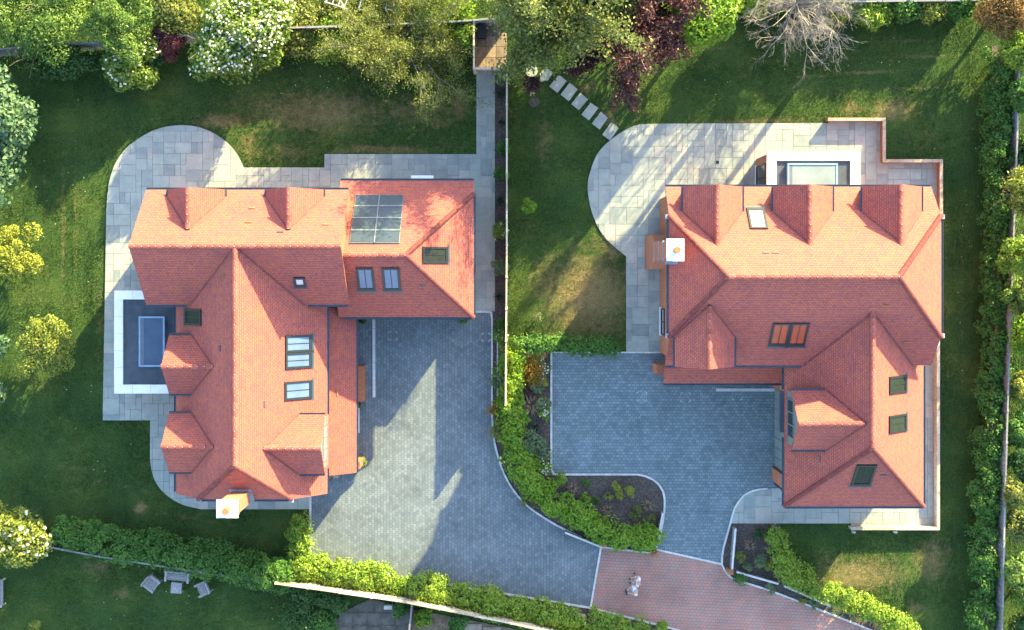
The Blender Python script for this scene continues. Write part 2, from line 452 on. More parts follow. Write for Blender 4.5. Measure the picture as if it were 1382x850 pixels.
BED_MID = [(664.5, 420), (684, 420), (684, 474), (743, 476), (743.5, 640.5), (865, 640.5)] + curveI + [(878, 746), (840, 741), (811, 738)] + curveL[::-1]
BED_S = [(419, 759), (534, 777), (535, 786), (546, 787), (547, 780), (560, 782), (700, 804), (797, 820), (905, 847), (1000, 877), (1000, 890), (800, 858), (690, 838), (545, 808), (370, 783), (400, 757)]
BED_SE = [(987, 706), (1052, 706), (1062, 765), (1150, 812), (1260, 862), (1230, 874)] + curveQ[::-1] + curveP[::-1][:14]
BED_E = [(1352, 60), (1338, 62), (1338, 440), (1326, 640), (1316, 860), (1345, 860), (1352, 640), (1360, 420), (1368, 80)]
STRIP = [(668.5, 96), (682, 96), (682, 420), (668.5, 420)]
arcL = smooth_path([(329, 226), (318, 205), (300, 187), (276, 174), (250, 169), (220, 172), (194, 183), (170, 201), (155, 223), (147, 250), (144, 284)])
PATIO_L = [(438, 208), (643, 208), (643, 95), (668, 95), (668, 420), (440, 420), (300, 420), (300, 640), (419, 640), (419, 687), (272, 687)] + \
    smooth_path([(272, 687), (245, 680), (222, 665), (208, 645), (203, 622)])[1:] + [(203, 567), (139, 567), (142, 400)] + arcL[::-1] + [(438, 226)]
arcR = smooth_path([(878, 167), (855, 170), (829, 185), (808, 205), (797, 230), (793, 255), (800, 290), (816, 320), (845, 346)])
PATIO_R1 = [(1118, 166), (1118, 162), (1190, 162), (1190, 218), (1266, 218), (1266, 300), (1000, 300), (895, 300), (895, 475), (845, 475)] + arcR[::-1]
PATIO_R2 = [(1236, 440), (1262, 440), (1262, 710), (1148, 710), (1148, 706), (987, 706)] + curveP[::-1][14:] + [(1052, 658), (1060, 672), (1236, 672)]
NO_GRASS = [DRIVE_L, DRIVE_R, RED, BED_MID, BED_S, BED_SE, BED_E, STRIP, PATIO_L, PATIO_R1, PATIO_R2,
            [(195, 256), (640, 256), (640, 640), (230, 640), (195, 400)], [(898, 300), (1240, 300), (1240, 672), (1060, 672), (898, 475)],
            [(640, 20), (684, 20), (684, 96), (640, 96)]]

# lawn with dry patches (bleached turf, where the photograph shows it)
DRY = [(85,300,2.2,110,.5),(103,290,2.2,120,.5),(62,330,2.2,80,.4),(121,250,2,60,.35),(1215,56,55,2,.5),(1150,58,30,2,.35),(1245,76,60,2,.55),(1120,80,60,2,.35),(1180,97,75,2.2,.6),(1090,103,70,2,.4),(1240,118,50,2,.5),(1010,84,60,2.2,.4),(1060,126,80,2.2,.35),(960,66,50,2,.4),(1279,420,2,240,.33),(1297,420,2,240,.3),(1316,380,2,200,.25),(160,655,80,2,.4),(110,634,80,2,.4),(260,700,60,2.2,.45),(120,600,60,2,.3),(430,123,80,2.5,.4),(400,108,60,2,.3),
       (430,150,105,30,.66),(560,150,60,24,.5),(470,175,60,18,.3),(620,140,14,26,.65),(590,165,28,10,.5),(300,163,36,10,.75),(335,195,16,22,.5),(520,202,80,7,.65),(385,205,40,14,.4),
       (795,400,60,60,.85),(830,330,30,30,.6),(745,380,35,45,.5),(735,190,14,42,.45),(745,425,30,28,.35),(792,118,14,10,.5),(824,160,10,14,.55),(830,345,22,14,.5),(712,300,9,60,.25),
       (1205,148,34,16,.65),(1150,145,14,11,.6),(1010,164,110,4,.6),(1245,190,30,20,.25),(1130,118,60,4,.25),(1180,97,70,3,.3),(1190,75,60,3,.25),(960,90,60,4,.2),
       (1160,775,62,24,.70),(1258,755,26,34,.62),(1120,757,26,12,.4),(1235,820,16,12,.45),(1215,700,20,30,.1),
       (134,430,5,80,.35),(200,560,6,40,.25),(190,685,8,8,1.1),(130,768,22,16,.5),(165,800,12,9,.55),(225,655,10,10,.3),(260,690,40,8,.2),(60,250,4,60,.2),(85,300,3,90,.22),(103,300,3,90,.2),
       (300,815,80,16,.18),(1285,500,5,200,.15),(1300,560,4,250,.14),(1220,655,3,120,.1),(280,712,90,4,.2),(180,665,70,3,.2)]
def dryness(px, py):
    d = np.zeros(px.shape)
    for cx, cy, rx, ry, a in DRY:
        cy = cy + (0.045 * (cx - px) if (ry < 5 and cx > 900) else (0.16 * (px - cx) if (ry < 5 and cy > 590 and cx < 300) else 0))
        d = np.maximum(d, a * np.exp(-(((px - cx) / rx) ** 2 + ((py - cy) / ry) ** 2) * 0.8))
    return d

def make_lawn():
    nx_, ny_ = 320, 220
    xs = np.linspace(-33, 34, nx_); ys = np.linspace(-26, 21, ny_)
    X, Y = np.meshgrid(xs, ys)
    Z = 0.012 * np.sin(X * 1.7 + Y * 0.6) + 0.012 * np.sin(Y * 2.1 - X * 0.4) - 0.02
    V = np.stack([X, Y, Z], -1).reshape(-1, 3)
    idx = np.arange(nx_ * ny_).reshape(ny_, nx_)
    F = np.stack([idx[:-1, :-1], idx[:-1, 1:], idx[1:, 1:], idx[1:, :-1]], -1).reshape(-1, 4)
    me = bpy.data.meshes.new('lawn'); me.from_pydata(V.tolist(), [], F.tolist()); me.materials.append(M['lawn'])
    px = V[:, 0] * FOC / CAMH + NX; py = -V[:, 1] * FOC / CAMH + NY
    a = me.attributes.new('dry', 'FLOAT', 'POINT'); a.data.foreach_set('value', dryness(px, py).astype(np.float32))
    o = bpy.data.objects.new('lawn', me); COL.objects.link(o); o['kind'] = 'structure'
    return o
gm = MB(); gm.face([(-600, -600, -0.08), (600, -600, -0.08), (600, 600, -0.08), (-600, 600, -0.08)])
tag(gm.build('ground', M['lawn']), kind='structure')
make_lawn()

def make_blades(n=420000):
    px = rng.uniform(-12, 1395, n); py = rng.uniform(-8, 860, n)
    keep = np.ones(n, bool)
    for poly in NO_GRASS: keep &= ~inpoly(px, py, poly)
    px = px[keep]; py = py[keep]; n = len(px)
    x = (px - NX) * CAMH / FOC; y = -(py - NY) * CAMH / FOC
    # blades lie with the mowing direction, which alternates in stripes
    d = dryness(px, py)
    side = np.where((px < 200) | (px > 1260), np.floor(x / 0.55), np.floor(y / 0.55))
    lean = np.where((px < 200) | (px > 1260), math.pi / 2, 0) + np.where(side % 2 == 0, 0, math.pi) + rng.normal(0, 0.9, n)
    L = rng.uniform(0.05, 0.12, n); ht = rng.uniform(0.03, 0.085, n); wd = rng.uniform(0.012, 0.026, n)
    ht *= np.where(d > 0.5, 0.6, 1)
    dx = np.cos(lean); dy = np.sin(lean)
    z0 = -0.03
    V = np.empty((n, 3, 3), np.float32)
    V[:, 0, 0] = x - dy * wd; V[:, 0, 1] = y + dx * wd; V[:, 0, 2] = z0
    V[:, 1, 0] = x + dy * wd; V[:, 1, 1] = y - dx * wd; V[:, 1, 2] = z0
    V[:, 2, 0] = x + dx * L; V[:, 2, 1] = y + dy * L; V[:, 2, 2] = ht
    me = bpy.data.meshes.new('grass')
    me.vertices.add(n * 3); me.vertices.foreach_set('co', V.reshape(-1))
    me.loops.add(n * 3); me.loops.foreach_set('vertex_index', np.arange(n * 3, dtype=np.int32))
    me.polygons.add(n); me.polygons.foreach_set('loop_start', np.arange(0, n * 3, 3, dtype=np.int32))
    me.materials.append(M['blade'])
    a = me.attributes.new('dry', 'FLOAT', 'POINT'); a.data.foreach_set('value', np.repeat(d, 3).astype(np.float32))
    me.update(); me.validate()
    o = bpy.data.objects.new('grass', me); COL.objects.link(o)
    tag(o, 'short mown green grass with straw-coloured dry patches around both houses', 'grass', kind='stuff')
make_blades()

# driveways and beds
sheet('driveway', DRIVE_L, 0.03, M['setts_a'])
sheet('driveway', DRIVE_R, 0.034, M['setts_b'])
sheet('brick_drive', RED, 0.026, M['setts_red'])
for bed in (BED_MID, BED_S, BED_SE, BED_E, STRIP): sheet('mulch_bed', bed, 0.02, M['mulch'], 0.06)

def scatter_chips(name, polys, dens, parent=None):
    V = []; F = []
    for poly in polys:
        a = np.array(poly); lo = a.min(0); hi = a.max(0)
        area = (hi - lo).prod() / 625.0
        n = int(area * dens)
        px = rng.uniform(lo[0], hi[0], n); py = rng.uniform(lo[1], hi[1], n)
        k = inpoly(px, py, poly) & (px > -10) & (px < 1392) & (py < 858); px = px[k]; py = py[k]
        for qx, qy in zip((px - NX) * .04, -(py - NY) * .04):
            an = random.uniform(0, 6.28); l = random.uniform(.02, .06); wd = l * random.uniform(.3, .6); tz = random.uniform(-.02, .03)
            c, s = math.cos(an), math.sin(an); b = len(V); z = 0.035
            V += [(qx - c*l, qy - s*l, z - tz), (qx + s*wd, qy - c*wd, z + .012), (qx + c*l, qy + s*l, z + tz), (qx - s*wd, qy + c*wd, z + .004)]
            F.append((b, b+1, b+2, b+3))
    o = mesh_obj(name, V, F, M['chip'])
    return o
tag(scatter_chips('bark_chips', [BED_MID, BED_S, BED_SE, BED_E, STRIP], 60), 'brown bark chips scattered over the planting beds', 'bark chips', kind='stuff')

def kerb(pxpath, width=0.11, z1=0.075, step=0.45):
    """edging stones laid end to end along a path; each stone its own piece, under one kerb"""
    pts = G(pxpath)
    root = MB()
    segs = []
    # resample
    acc = [0]
    for i in range(len(pts) - 1): acc.append(acc[-1] + math.dist(pts[i], pts[i + 1]))
    def at(s):
        s = min(max(s, 0), acc[-1])
        for i in range(len(pts) - 1):
            if s <= acc[i + 1] + 1e-9:
                t = (s - acc[i]) / max(1e-9, acc[i + 1] - acc[i])
                return (pts[i][0] + (pts[i+1][0] - pts[i][0]) * t, pts[i][1] + (pts[i+1][1] - pts[i][1]) * t)
        return pts[-1]
    n = max(1, round(acc[-1] / step)); st = acc[-1] / n
    base = MB()
    for i in range(len(pts) - 1):
        if math.dist(pts[i], pts[i+1]) > 1e-4: base.bar((*pts[i], 0.02), (*pts[i + 1], 0.02), width * 0.86, 0.06)
    o = base.build('kerb', M['grout']); o['kind'] = 'structure'
    for i in range(n):
        a = at(i * st + 0.008); b = at((i + 1) * st - 0.008)
        m_ = MB(); m_.bar((*a, 0.035), (*b, 0.035), width * random.uniform(.95, 1.05), 0.08 + random.uniform(-.006, .006))
        m_.build('edging_stone', M['kerb'], o)
    return o
kerb([(640, 420.5), (664, 421)] + curveL, 0.10)
kerb([(811, 738), (797, 819)], 0.10)
kerb([(419, 668), (419, 758), (534, 776)], 0.11)
kerb([(547, 779), (560, 781), (700, 804), (797, 820), (905, 847), (1000, 877)], 0.10)
kerb([(547, 786), (547, 779)], 0.09)
kerb([(744, 476), (744, 640), (865, 640)] + curveI, 0.10)
kerb([(885, 741), (974, 761)], 0.10)
kerb([(892, 475.5), (744, 475.5)], 0.08)
kerb(curveP, 0.10)
kerb(curveQ, 0.09)
kerb([(885, 741), (878, 746), (850, 742.5), (811, 738)], 0.09)
kerb([(671.5, 456), (671.5, 535)], 0.08)

# ------------------------------------------------------------------ patios of individual slabs
def clip_rect(poly, x0, x1, y0, y1):
    def clip(pts, ins, inter):
        out = []
        for i in range(len(pts)):
            a = pts[i - 1]; b = pts[i]
            ia, ib = ins(a), ins(b)
            if ib:
                if not ia: out.append(inter(a, b))
                out.append(b)
            elif ia: out.append(inter(a, b))
        return out
    def ix(c): return lambda a, b: (c, a[1] + (b[1] - a[1]) * (c - a[0]) / (b[0] - a[0]))
    def iy(c): return lambda a, b: (a[0] + (b[0] - a[0]) * (c - a[1]) / (b[1] - a[1]), c)
    for ins, it in ((lambda p: p[0] >= x0, ix(x0)), (lambda p: p[0] <= x1, ix(x1)), (lambda p: p[1] >= y0, iy(y0)), (lambda p: p[1] <= y1, iy(y1))):
        poly = clip(poly, ins, it)
        if len(poly) < 3: return []
    out = []
    for p in poly:
        if not out or math.dist(p, out[-1]) > 0.004: out.append(p)
    if len(out) > 2 and math.dist(out[0], out[-1]) <= 0.004: out.pop()
    return out
def area(poly): return abs(sum(poly[i][0]*poly[(i+1)%len(poly)][1] - poly[(i+1)%len(poly)][0]*poly[i][1] for i in range(len(poly)))) / 2
def patio(pxpoly, hidden, seed, module=0.3, z=0.05):
    rd = random.Random(seed)
    poly = G(pxpoly)
    base = sheet('patio', pxpoly, z - 0.012, M['grout'], 0.06)
    xs = [p[0] for p in poly]; ys = [p[1] for p in poly]
    x0, y0 = min(xs), min(ys)
    nx_ = int((max(xs) - x0) / module) + 1; ny_ = int((max(ys) - y0) / module) + 1
    occ = [[False] * nx_ for _ in range(ny_)]
    sizes = [(3, 2)] * 4 + [(2, 3)] * 3 + [(2, 2)] * 5 + [(3, 3)] * 2 + [(2, 1), (1, 2)] + [(4, 2)]
    for j in range(ny_):
        for i in range(nx_):
            if occ[j][i]: continue
            rd.shuffle(sizes)
            for sw, sh in sizes + [(1, 1)]:
                if i + sw <= nx_ and j + sh <= ny_ and all(not occ[j + b][i + a] for a in range(sw) for b in range(sh)): break
            else: sw = sh = 1
            for a in range(sw):
                for b in range(sh):
                    if i + a < nx_ and j + b < ny_: occ[j + b][i + a] = True
            g = 0.009
            r = (x0 + i * module + g, x0 + (i + sw) * module - g, y0 + j * module + g, y0 + (j + sh) * module - g)
            if any(r[0] > h[0] and r[1] < h[1] and r[2] > h[2] and r[3] < h[3] for h in hidden): continue
            q = clip_rect(poly, *r)
            if len(q) < 3 or area(q) < 0.012: continue
            m_ = MB(); m_.prism(q, z - 0.02, z + rd.uniform(0.006, 0.016))
            m_.build('paving_slab', M['slab'], base)
    return base
patio(PATIO_L, [(-17.6, -2.4, -9.9, 3.6), (-17.6, -8.2, -10.8, 3.6)], 3)
patio(PATIO_R1, [(8.3, 20.4, -4.2, 3.7), (13.5, 17.6, 3.0, 5.7)], 5)
patio(PATIO_R2, [(14.6, 20.2, -11.3, 3)], 9)
# small yard behind the side gate
yard = sheet('yard_paving', [(641, 30), (684, 30), (684, 94), (641, 94)], 0.03, M['soil'])
for i in range(3):
    for j in range(4):
        a = P(642 + i * 14, 33 + j * 15); b = P(642 + i * 14 + 13.5, 33 + j * 15 + 14.4)
        MB().box(a.x, b.x, b.y, a.y, 0.0, 0.045 + random.uniform(0, .01)).build('paving_slab', M['pinkslab'], yard)
# neighbour's paved corner at the bottom
ny1 = sheet('yard_paving', [(470, 822), (500, 808), (556, 822), (553, 862), (440, 862), (452, 838)], 0.02, M['asphalt'])
ny2 = sheet('yard_paving', [(557, 822), (640, 838), (740, 858), (740, 880), (553, 880)], 0.02, M['soil'])
for (a, b, c, d) in [(624, 842, 650, 850), (652, 846, 676, 856), (634, 852, 660, 864), (664, 858, 690, 868), (598, 850, 622, 862)]:
    p = P(a, b); q = P(c, d); MB().box(p.x, q.x, q.y, p.y, 0.0, 0.05).build('paving_slab', M['pinkslab'], ny2)
for k in range(9):
    a = 458 + (k % 5) * 19; b = 826 + (k // 5) * 17 + random.uniform(-2, 2)
    p = P(a, b); q = P(a + 18, b + 16); MB().box(p.x, q.x, q.y, p.y, 0.0, 0.035 + random.uniform(0, .012)).build('paving_slab', M['asphalt'], ny1)

# ------------------------------------------------------------------ stepping stones
STEP = [((717, 95), 'round grey stepping stone half hidden under olive tree, farthest from patio'),
        ((736, 102), 'pointed grey stepping stone beside the small purple tree'),
        ((753, 113), 'sixth stepping stone counting from the curved patio'),
        ((768, 124.5), 'fifth stepping stone counting from the curved patio'),
        ((782, 137), 'fourth stepping stone counting from the curved patio'),
        ((796, 150), 'third stepping stone counting from the curved patio'),
        ((809.5, 163), 'second stepping stone counting from the curved patio'),
        ((824, 177), 'stepping stone nearest to the curved patio')]
for k, ((sx_, sy_), lab) in enumerate(STEP):
    c = P(sx_, sy_); u = Vector((P(836, 170) - P(823, 187))).normalized() ; u.z = 0; v = Vector((-u.y, u.x, 0))
    lu, lv = (0.40, 0.27)
    if k == 0: pts = [c + u * .34 * math.cos(t) + v * .36 * math.sin(t) for t in np.linspace(0, 6.28, 13)[:-1]]
    elif k == 1: pts = [c + u * .36 + v * .25, c - u * .1 + v * .3, c - u * .42, c - u * .12 - v * .27, c + u * .36 - v * .22]
    else:
        j = lambda: random.uniform(-.025, .025)
        pts = [c + u * (lu + j()) + v * (lv + j()), c - u * (lu + j()) + v * (lv + j()), c - u * (lu + j()) - v * (lv + j()), c + u * (lu + j()) - v * (lv + j())]
    m_ = MB(); m_.prism([(p.x, p.y) for p in pts], -0.02, 0.07)
    tag(m_.build('stepping_stone', M['slab']), lab, 'stepping stone', 'stepping stones across the middle lawn')

# ================================================================== HOUSES
def slope(name, pts, parent, mat=None, thick=0.11):
    pts = [Vector(p) for p in pts]
    n = Vector((0, 0, 0))
    for i in range(len(pts)):
        a, b = pts[i], pts[(i + 1) % len(pts)]
        n += Vector(((a.y - b.y) * (a.z + b.z), (a.z - b.z) * (a.x + b.x), (a.x - b.x) * (a.y + b.y)))
    if n.z < 0: pts = pts[::-1]; n = -n
    n.normalize()
    e = Vector((0, 0, 1)).cross(n)
    if e.length < 1e-5: e = Vector((1, 0, 0))
    e.normalize(); u = n.cross(e)
    k = len(pts)
    off = Vector((0, 0, -thick))
    verts = pts + [p + off for p in pts]
    faces = [tuple(range(k)), tuple(range(2 * k - 1, k - 1, -1))] + [(i, k + i, k + (i + 1) % k, (i + 1) % k) for i in range(k)]
    uv = [(p.dot(e) + 50, p.dot(u) + 50) for p in pts]
    uvs = [uv, uv[::-1]] + [[(0.02, 0.02), (0.02, 0.05), (0.1, 0.05), (0.1, 0.02)]] * k
    return mesh_obj(name, verts, faces, mat or M['tile'], parent, uvs=uvs)

def ridge_mesh():
    m_ = MB(); L = 0.325
    def archring(x, r, z): return [(x, r * math.cos(t), z + r * 0.62 * math.sin(t) - .01) for t in np.linspace(-0.25, math.pi + 0.25, 7)]
    a = archring(0.006, .135, 0); b = archring(L, .128, 0)
    for i in range(6): m_.face([a[i], b[i], b[i + 1], a[i + 1]])
    m_.face(b); m_.face(a[::-1])
    m_.cur = 1
    m_.box(L - 0.022, L + 0.008, -0.03, 0.012, 0.05, 0.089)
    me = bpy.data.meshes.new('ridge_tile'); me.from_pydata(m_.v, [], m_.f)
    me.materials.append(M['ridge']); me.materials.append(M['mortar'])
    for i, q in enumerate(m_.m): me.polygons[i].material_index = q
    return me
RIDGE = ridge_mesh()
def ridge(p0, p1, parent):
    p0 = Vector(p0); p1 = Vector(p1); d = p1 - p0; L = d.length; n = max(1, round(L / 0.34)); d.normalize()
    q = d.to_track_quat('X', 'Z')
    for i in range(n):
        o = bpy.data.objects.new('ridge_tile', RIDGE); COL.objects.link(o); setpar(o, parent)
        jit = Matrix.Rotation(random.uniform(-.025, .025), 4, 'Z')
        o.matrix_basis = Matrix.LocRotScale(p0 + d * (i * L / n) + Vector((0, 0, 0.015 + random.uniform(-.006, .006))), (q.to_matrix() @ jit.to_3x3()).to_quaternion(), Vector((L / n / 0.34, 1, 1)))
def hip_tiles(p0, p1, parent):
    """bonnet tiles lapped up a hip from eave p0 to ridge p1 (too small to pick apart: one part)"""
    p0 = Vector(p0); p1 = Vector(p1); d = p1 - p0; L = d.length; d.normalize(); n = int(L / 0.125)
    s = d.cross(Vector((0, 0, 1))).normalized(); u = s.cross(d)
    m_ = MB()
    for i in range(n):
        c0 = p0 + d * (i * L / n); c1 = p0 + d * ((i + 1.25) * L / n)
        def ring(c, r, h): return [c + s * r * math.cos(t) + u * (h * math.sin(t) - 0.02) for t in np.linspace(-.1, math.pi + .1, 6)]
        r0 = random.uniform(.15, .165)
        a = ring(c0, r0 * .85, .16); b = ring(c1, .10, .10)
        for k in range(5): m_.face([a[k], a[k + 1], b[k + 1], b[k]])
        m_.face(a[::-1])
    o = m_.build('hip_tiles', M['hip'], parent); o['kind'] = 'stuff'
    return o
def gutter(p0, p1, parent, r=0.06):
    p0 = Vector(p0); p1 = Vector(p1)
    d = (p1 - p0).normalized(); s = d.cross(Vector((0, 0, 1))).normalized()
    m_ = MB()
    prof = [(-r, 0.0), (-r * .7, -r * .8), (r * .7, -r * .8), (r, 0.0), (r * .75, 0.0), (r * .5, -r * .5), (-r * .5, -r * .5), (-r * .75, 0.0)]
    k = len(prof)
    a = [p0 + s * x + Vector((0, 0, z)) for x, z in prof]; b = [p1 + s * x + Vector((0, 0, z)) for x, z in prof]
    for i in range(k): m_.face([a[i], a[(i + 1) % k], b[(i + 1) % k], b[i]])
    m_.face([a[0], a[1], a[6], a[7]]); m_.face([a[1], a[2], a[5], a[6]]); m_.face([a[2], a[3], a[4], a[5]])
    m_.face([b[7], b[6], b[1], b[0]]); m_.face([b[6], b[5], b[2], b[1]]); m_.face([b[5], b[4], b[3], b[2]])
    return m_.build('gutter', M['gutter'], parent)

def hip_roof(parent, axis, u0, u1, vc, w1, w2, hr, t, hh0, hh1, run0, run1, ridge_u=None, verge_mat=None, gut=(1, 1), over=0.0):
    """Roof whose ridge runs along axis ('x' or 'y') at cross position vc, from u0 to u1.
    w1 / w2: half widths towards -v and +v; hh: height of the half hip's eave at each end (hr = plain gable)."""
    def V3(u, v, z): return (u, v, z) if axis == 'x' else (v, u, z)
    wv0 = (hr - hh0) / t; wv1 = (hr - hh1) / t
    r0 = run0 if wv0 > 0.01 else 0; r1 = run1 if wv1 > 0.01 else 0
    for sgn, w in ((-1, w1), (1, w2)):
        he = hr - w * t
        pts = [V3(u0, vc + sgn * w, he), V3(u1, vc + sgn * w, he)]
        if wv1 > 0.01 and wv1 < w - 0.01: pts.append(V3(u1, vc + sgn * wv1, hh1))
        pts.append(V3(u1 - r1, vc, hr)); pts.append(V3(u0 + r0, vc, hr))
        if wv0 > 0.01 and wv0 < w - 0.01: pts.append(V3(u0, vc + sgn * wv0, hh0))
        slope('roof_slope', pts, parent)
    for end, wv, r, hh, u in ((0, wv0, r0, hh0, u0), (1, wv1, r1, hh1, u1)):
        if wv > 0.01:
            dirn = 1 if end == 0 else -1
            a = V3(u, vc - min(wv, max(w1, w2)), hh); b = V3(u, vc + wv, hh); c = V3(u + dirn * r, vc, hr)
            slope('roof_slope', [a, b, c], parent)
            hip_tiles(a, c, parent); hip_tiles(b, c, parent)
            g = V3(u - dirn * 0.06, vc - wv + .05, hh - .02); g2 = V3(u - dirn * 0.06, vc + wv - .05, hh - .02)
            gutter(g, g2, parent)
            for gg in (g, g2):
                if hh > hr - min(w1, w2) * t + 0.3:
                    MB().box(gg[0] - .11, gg[0] + .11, gg[1] - .11, gg[1] + .11, hh - .10, hh + .04).build('hopper', M['lead'], parent)
    ridge(V3(u0 + r0, vc, hr), V3(u1 - r1, vc, hr), parent)
    return

def house_window(parent, face, a0, a1, z0, z1, pos, mat='dark_glass', bars=2):
    """window let into a wall. face: 'x+','x-','y+','y-'; a0..a1 along the wall; pos = wall plane."""
    sg = 1 if face[1] == '+' else -1
    def B(m_, a, b, z, y, d0, d1):
        if face[0] == 'x': m_.box(pos + sg * d0, pos + sg * d1, a, b, z, y)
        else: m_.box(a, b, pos + sg * d0, pos + sg * d1, z, y)
    f = MB(); fw = 0.07
    B(f, a0, a1, z0, z0 + fw, -.03, .05); B(f, a0, a1, z1 - fw, z1, -.03, .05)
    B(f, a0, a0 + fw, z0 + fw, z1 - fw, -.03, .045); B(f, a1 - fw, a1, z0 + fw, z1 - fw, -.03, .045)
    for i in range(1, bars):
        c = a0 + (a1 - a0) * i / bars
        B(f, c - .03, c + .03, z0 + fw, z1 - fw, -.02, .04)
    o = f.build('window', M['frame'], parent)
    p = MB(); B(p, a0 + fw * .5, a1 - fw * .5, z0 + fw * .5, z1 - fw * .5, -.02, .012); p.build('pane', M[mat], o)
    s = MB(); B(s, a0 - .06, a1 + .06, z0 - .06, z0, -.02, .11); s.build('sill', M['coping'], o)
    return o

def dormer(parent, face, c, w, front, he, t, back, zwall, over=0.14, win='dark_glass', wf='coping', plane=None):
    """gabled dormer; face = outward axis of its gable, c = centre across, back = where the ridge dies into the main roof"""
    sg = 1 if face[1] == '+' else -1
    ax = face[0]
    def V3(f, a, z): return (f, a, z) if ax == 'x' else (a, f, z)
    hr = he + w * t
    fw = front - sg * 0.12
    wi = w - over
    hw = hr - 0.10 - (over) * 0
    # gable wall and cheeks in one shell
    wt = MB()
    b0 = [V3(fw, c - wi, zwall), V3(fw, c + wi, zwall), V3(back, c + wi, zwall), V3(back, c - wi, zwall)]
    top = he + over * t - 0.1
    t0 = [V3(fw, c - wi, top), V3(fw, c + wi, top), V3(back, c + wi, top), V3(back, c - wi, top)]
    wt.hexa(b0, t0)
    wt.face([V3(fw, c - wi, top), V3(fw, c + wi, top), V3(fw, c, hr - 0.11)])
    d = wt.build('dormer', M['cladding'], parent)
    for s in (-1, 1):
        slope('roof_slope', [V3(front, c + s * w, he), V3(back, c + s * w, he), V3(back, c, hr), V3(front, c, hr)], d)
        # gutter only up to where the main roof swallows the eave
    ridge(V3(front, c, hr), V3(back + sg * 0.1, c, hr), d)
    if plane is not None:
        z0_, gx_, gy_ = plane; gg = gx_ if ax == 'x' else gy_
        def reach(z, a): return (z - z0_) / gg
        for s in (-1, 1):
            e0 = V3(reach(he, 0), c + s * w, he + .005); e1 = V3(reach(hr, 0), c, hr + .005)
            MB().bar(e0, e1, .10, .05).build('valley_shade_strip', M['hip'], d)  # dark strip: valley lining with its shade line put into the colour
    # window in the gable
    sgn = sg
    f = MB(); z0 = max(zwall + 0.35, he - 1.25); z1 = he + 0.05; ww = wi * 0.72
    def B(m_, a, b, z, y, d0, d1):
        if ax == 'x': m_.box(fw + sgn * d0, fw + sgn * d1, a, b, z, y)
        else: m_.box(a, b, fw + sgn * d0, fw + sgn * d1, z, y)
    B(f, c - ww, c + ww, z0, z0 + .06, .0, .06); B(f, c - ww, c + ww, z1 - .06, z1, .0, .06)
    for i in range(4):
        x = c - ww + (2 * ww - .06) * i / 3
        B(f, x, x + .06, z0 + .06, z1 - .06, .0, .055)
    f.build('window_frame', M[wf], d)
    p = MB(); B(p, c - ww + .03, c + ww - .03, z0 + .03, z1 - .03, .004, .02); p.build('pane', M[win], d)
    return d

def skylight(parent, corners, h_out=0.07, mat='pale_glass', panes=2, axis=0, frame='frame'):
    """roof window on a slope: corners = 4 points on the slope, a-b along the eave direction, a-d up the slope"""
    a, b, c_, d = [Vector(x) for x in corners]
    n = (b - a).cross(d - a).normalized()
    if n.z < 0: n = -n
    def Q(u, v, h): return a.lerp(b, u).lerp(d.lerp(c_, u), v) + n * h
    fu = 0.11 / (b - a).length; fv = 0.11 / (d - a).length
    m_ = MB()
    def blk(u0, u1, v0, v1, h0, h1):
        bot = [Q(u0, v0, h0), Q(u1, v0, h0), Q(u1, v1, h0), Q(u0, v1, h0)]
        top = [Q(u0, v0, h1), Q(u1, v0, h1), Q(u1, v1, h1), Q(u0, v1, h1)]
        m_.hexa(bot, top)
    blk(0, 1, 0, fv * 1.6, -.03, h_out); blk(0, 1, 1 - fv, 1, -.03, h_out)
    blk(0, fu, fv * 1.6, 1 - fv, -.03, h_out - .004); blk(1 - fu, 1, fv * 1.6, 1 - fv, -.03, h_out - .004)
    fr = m_.build('skylight', M[frame], parent)
    # lead apron around
    m2 = MB(); m_ = m2
    blk(-fu * .8, 1 + fu * .8, -fv * 1.4, 0, -.02, .012)
    m2.build('flashing', M['gutter'], fr)
    for i in range(panes):
        m_ = MB()
        u0 = fu + (1 - 2 * fu) * i / panes; u1 = fu + (1 - 2 * fu) * (i + 1) / panes
        g = 0.018 / (b - a).length if panes > 1 else 0
        if axis == 0: blk(u0 + (g if i else 0), u1 - (g if i < panes - 1 else 0), fv * 1.6, 1 - fv, -.02, h_out - .035)
        else:
            v0 = fv * 1.6 + (1 - 2.6 * fv) * i / panes; v1 = fv * 1.6 + (1 - 2.6 * fv) * (i + 1) / panes
            g = 0.018 / (d - a).length
            blk(fu, 1 - fu, v0 + (g if i else 0), v1 - (g if i < panes - 1 else 0), -.02, h_out - .035)
        m_.build('pane', M[mat], fr)
        if i:
            m_ = MB()
            if axis == 0: blk(u0 - g, u0 + g, fv * 1.6, 1 - fv, -.02, h_out - .02)
            else: blk(fu, 1 - fu, v0 - g, v0 + g, -.02, h_out - .02)
            m_.build('glazing_bar', M[frame], fr)
    return fr

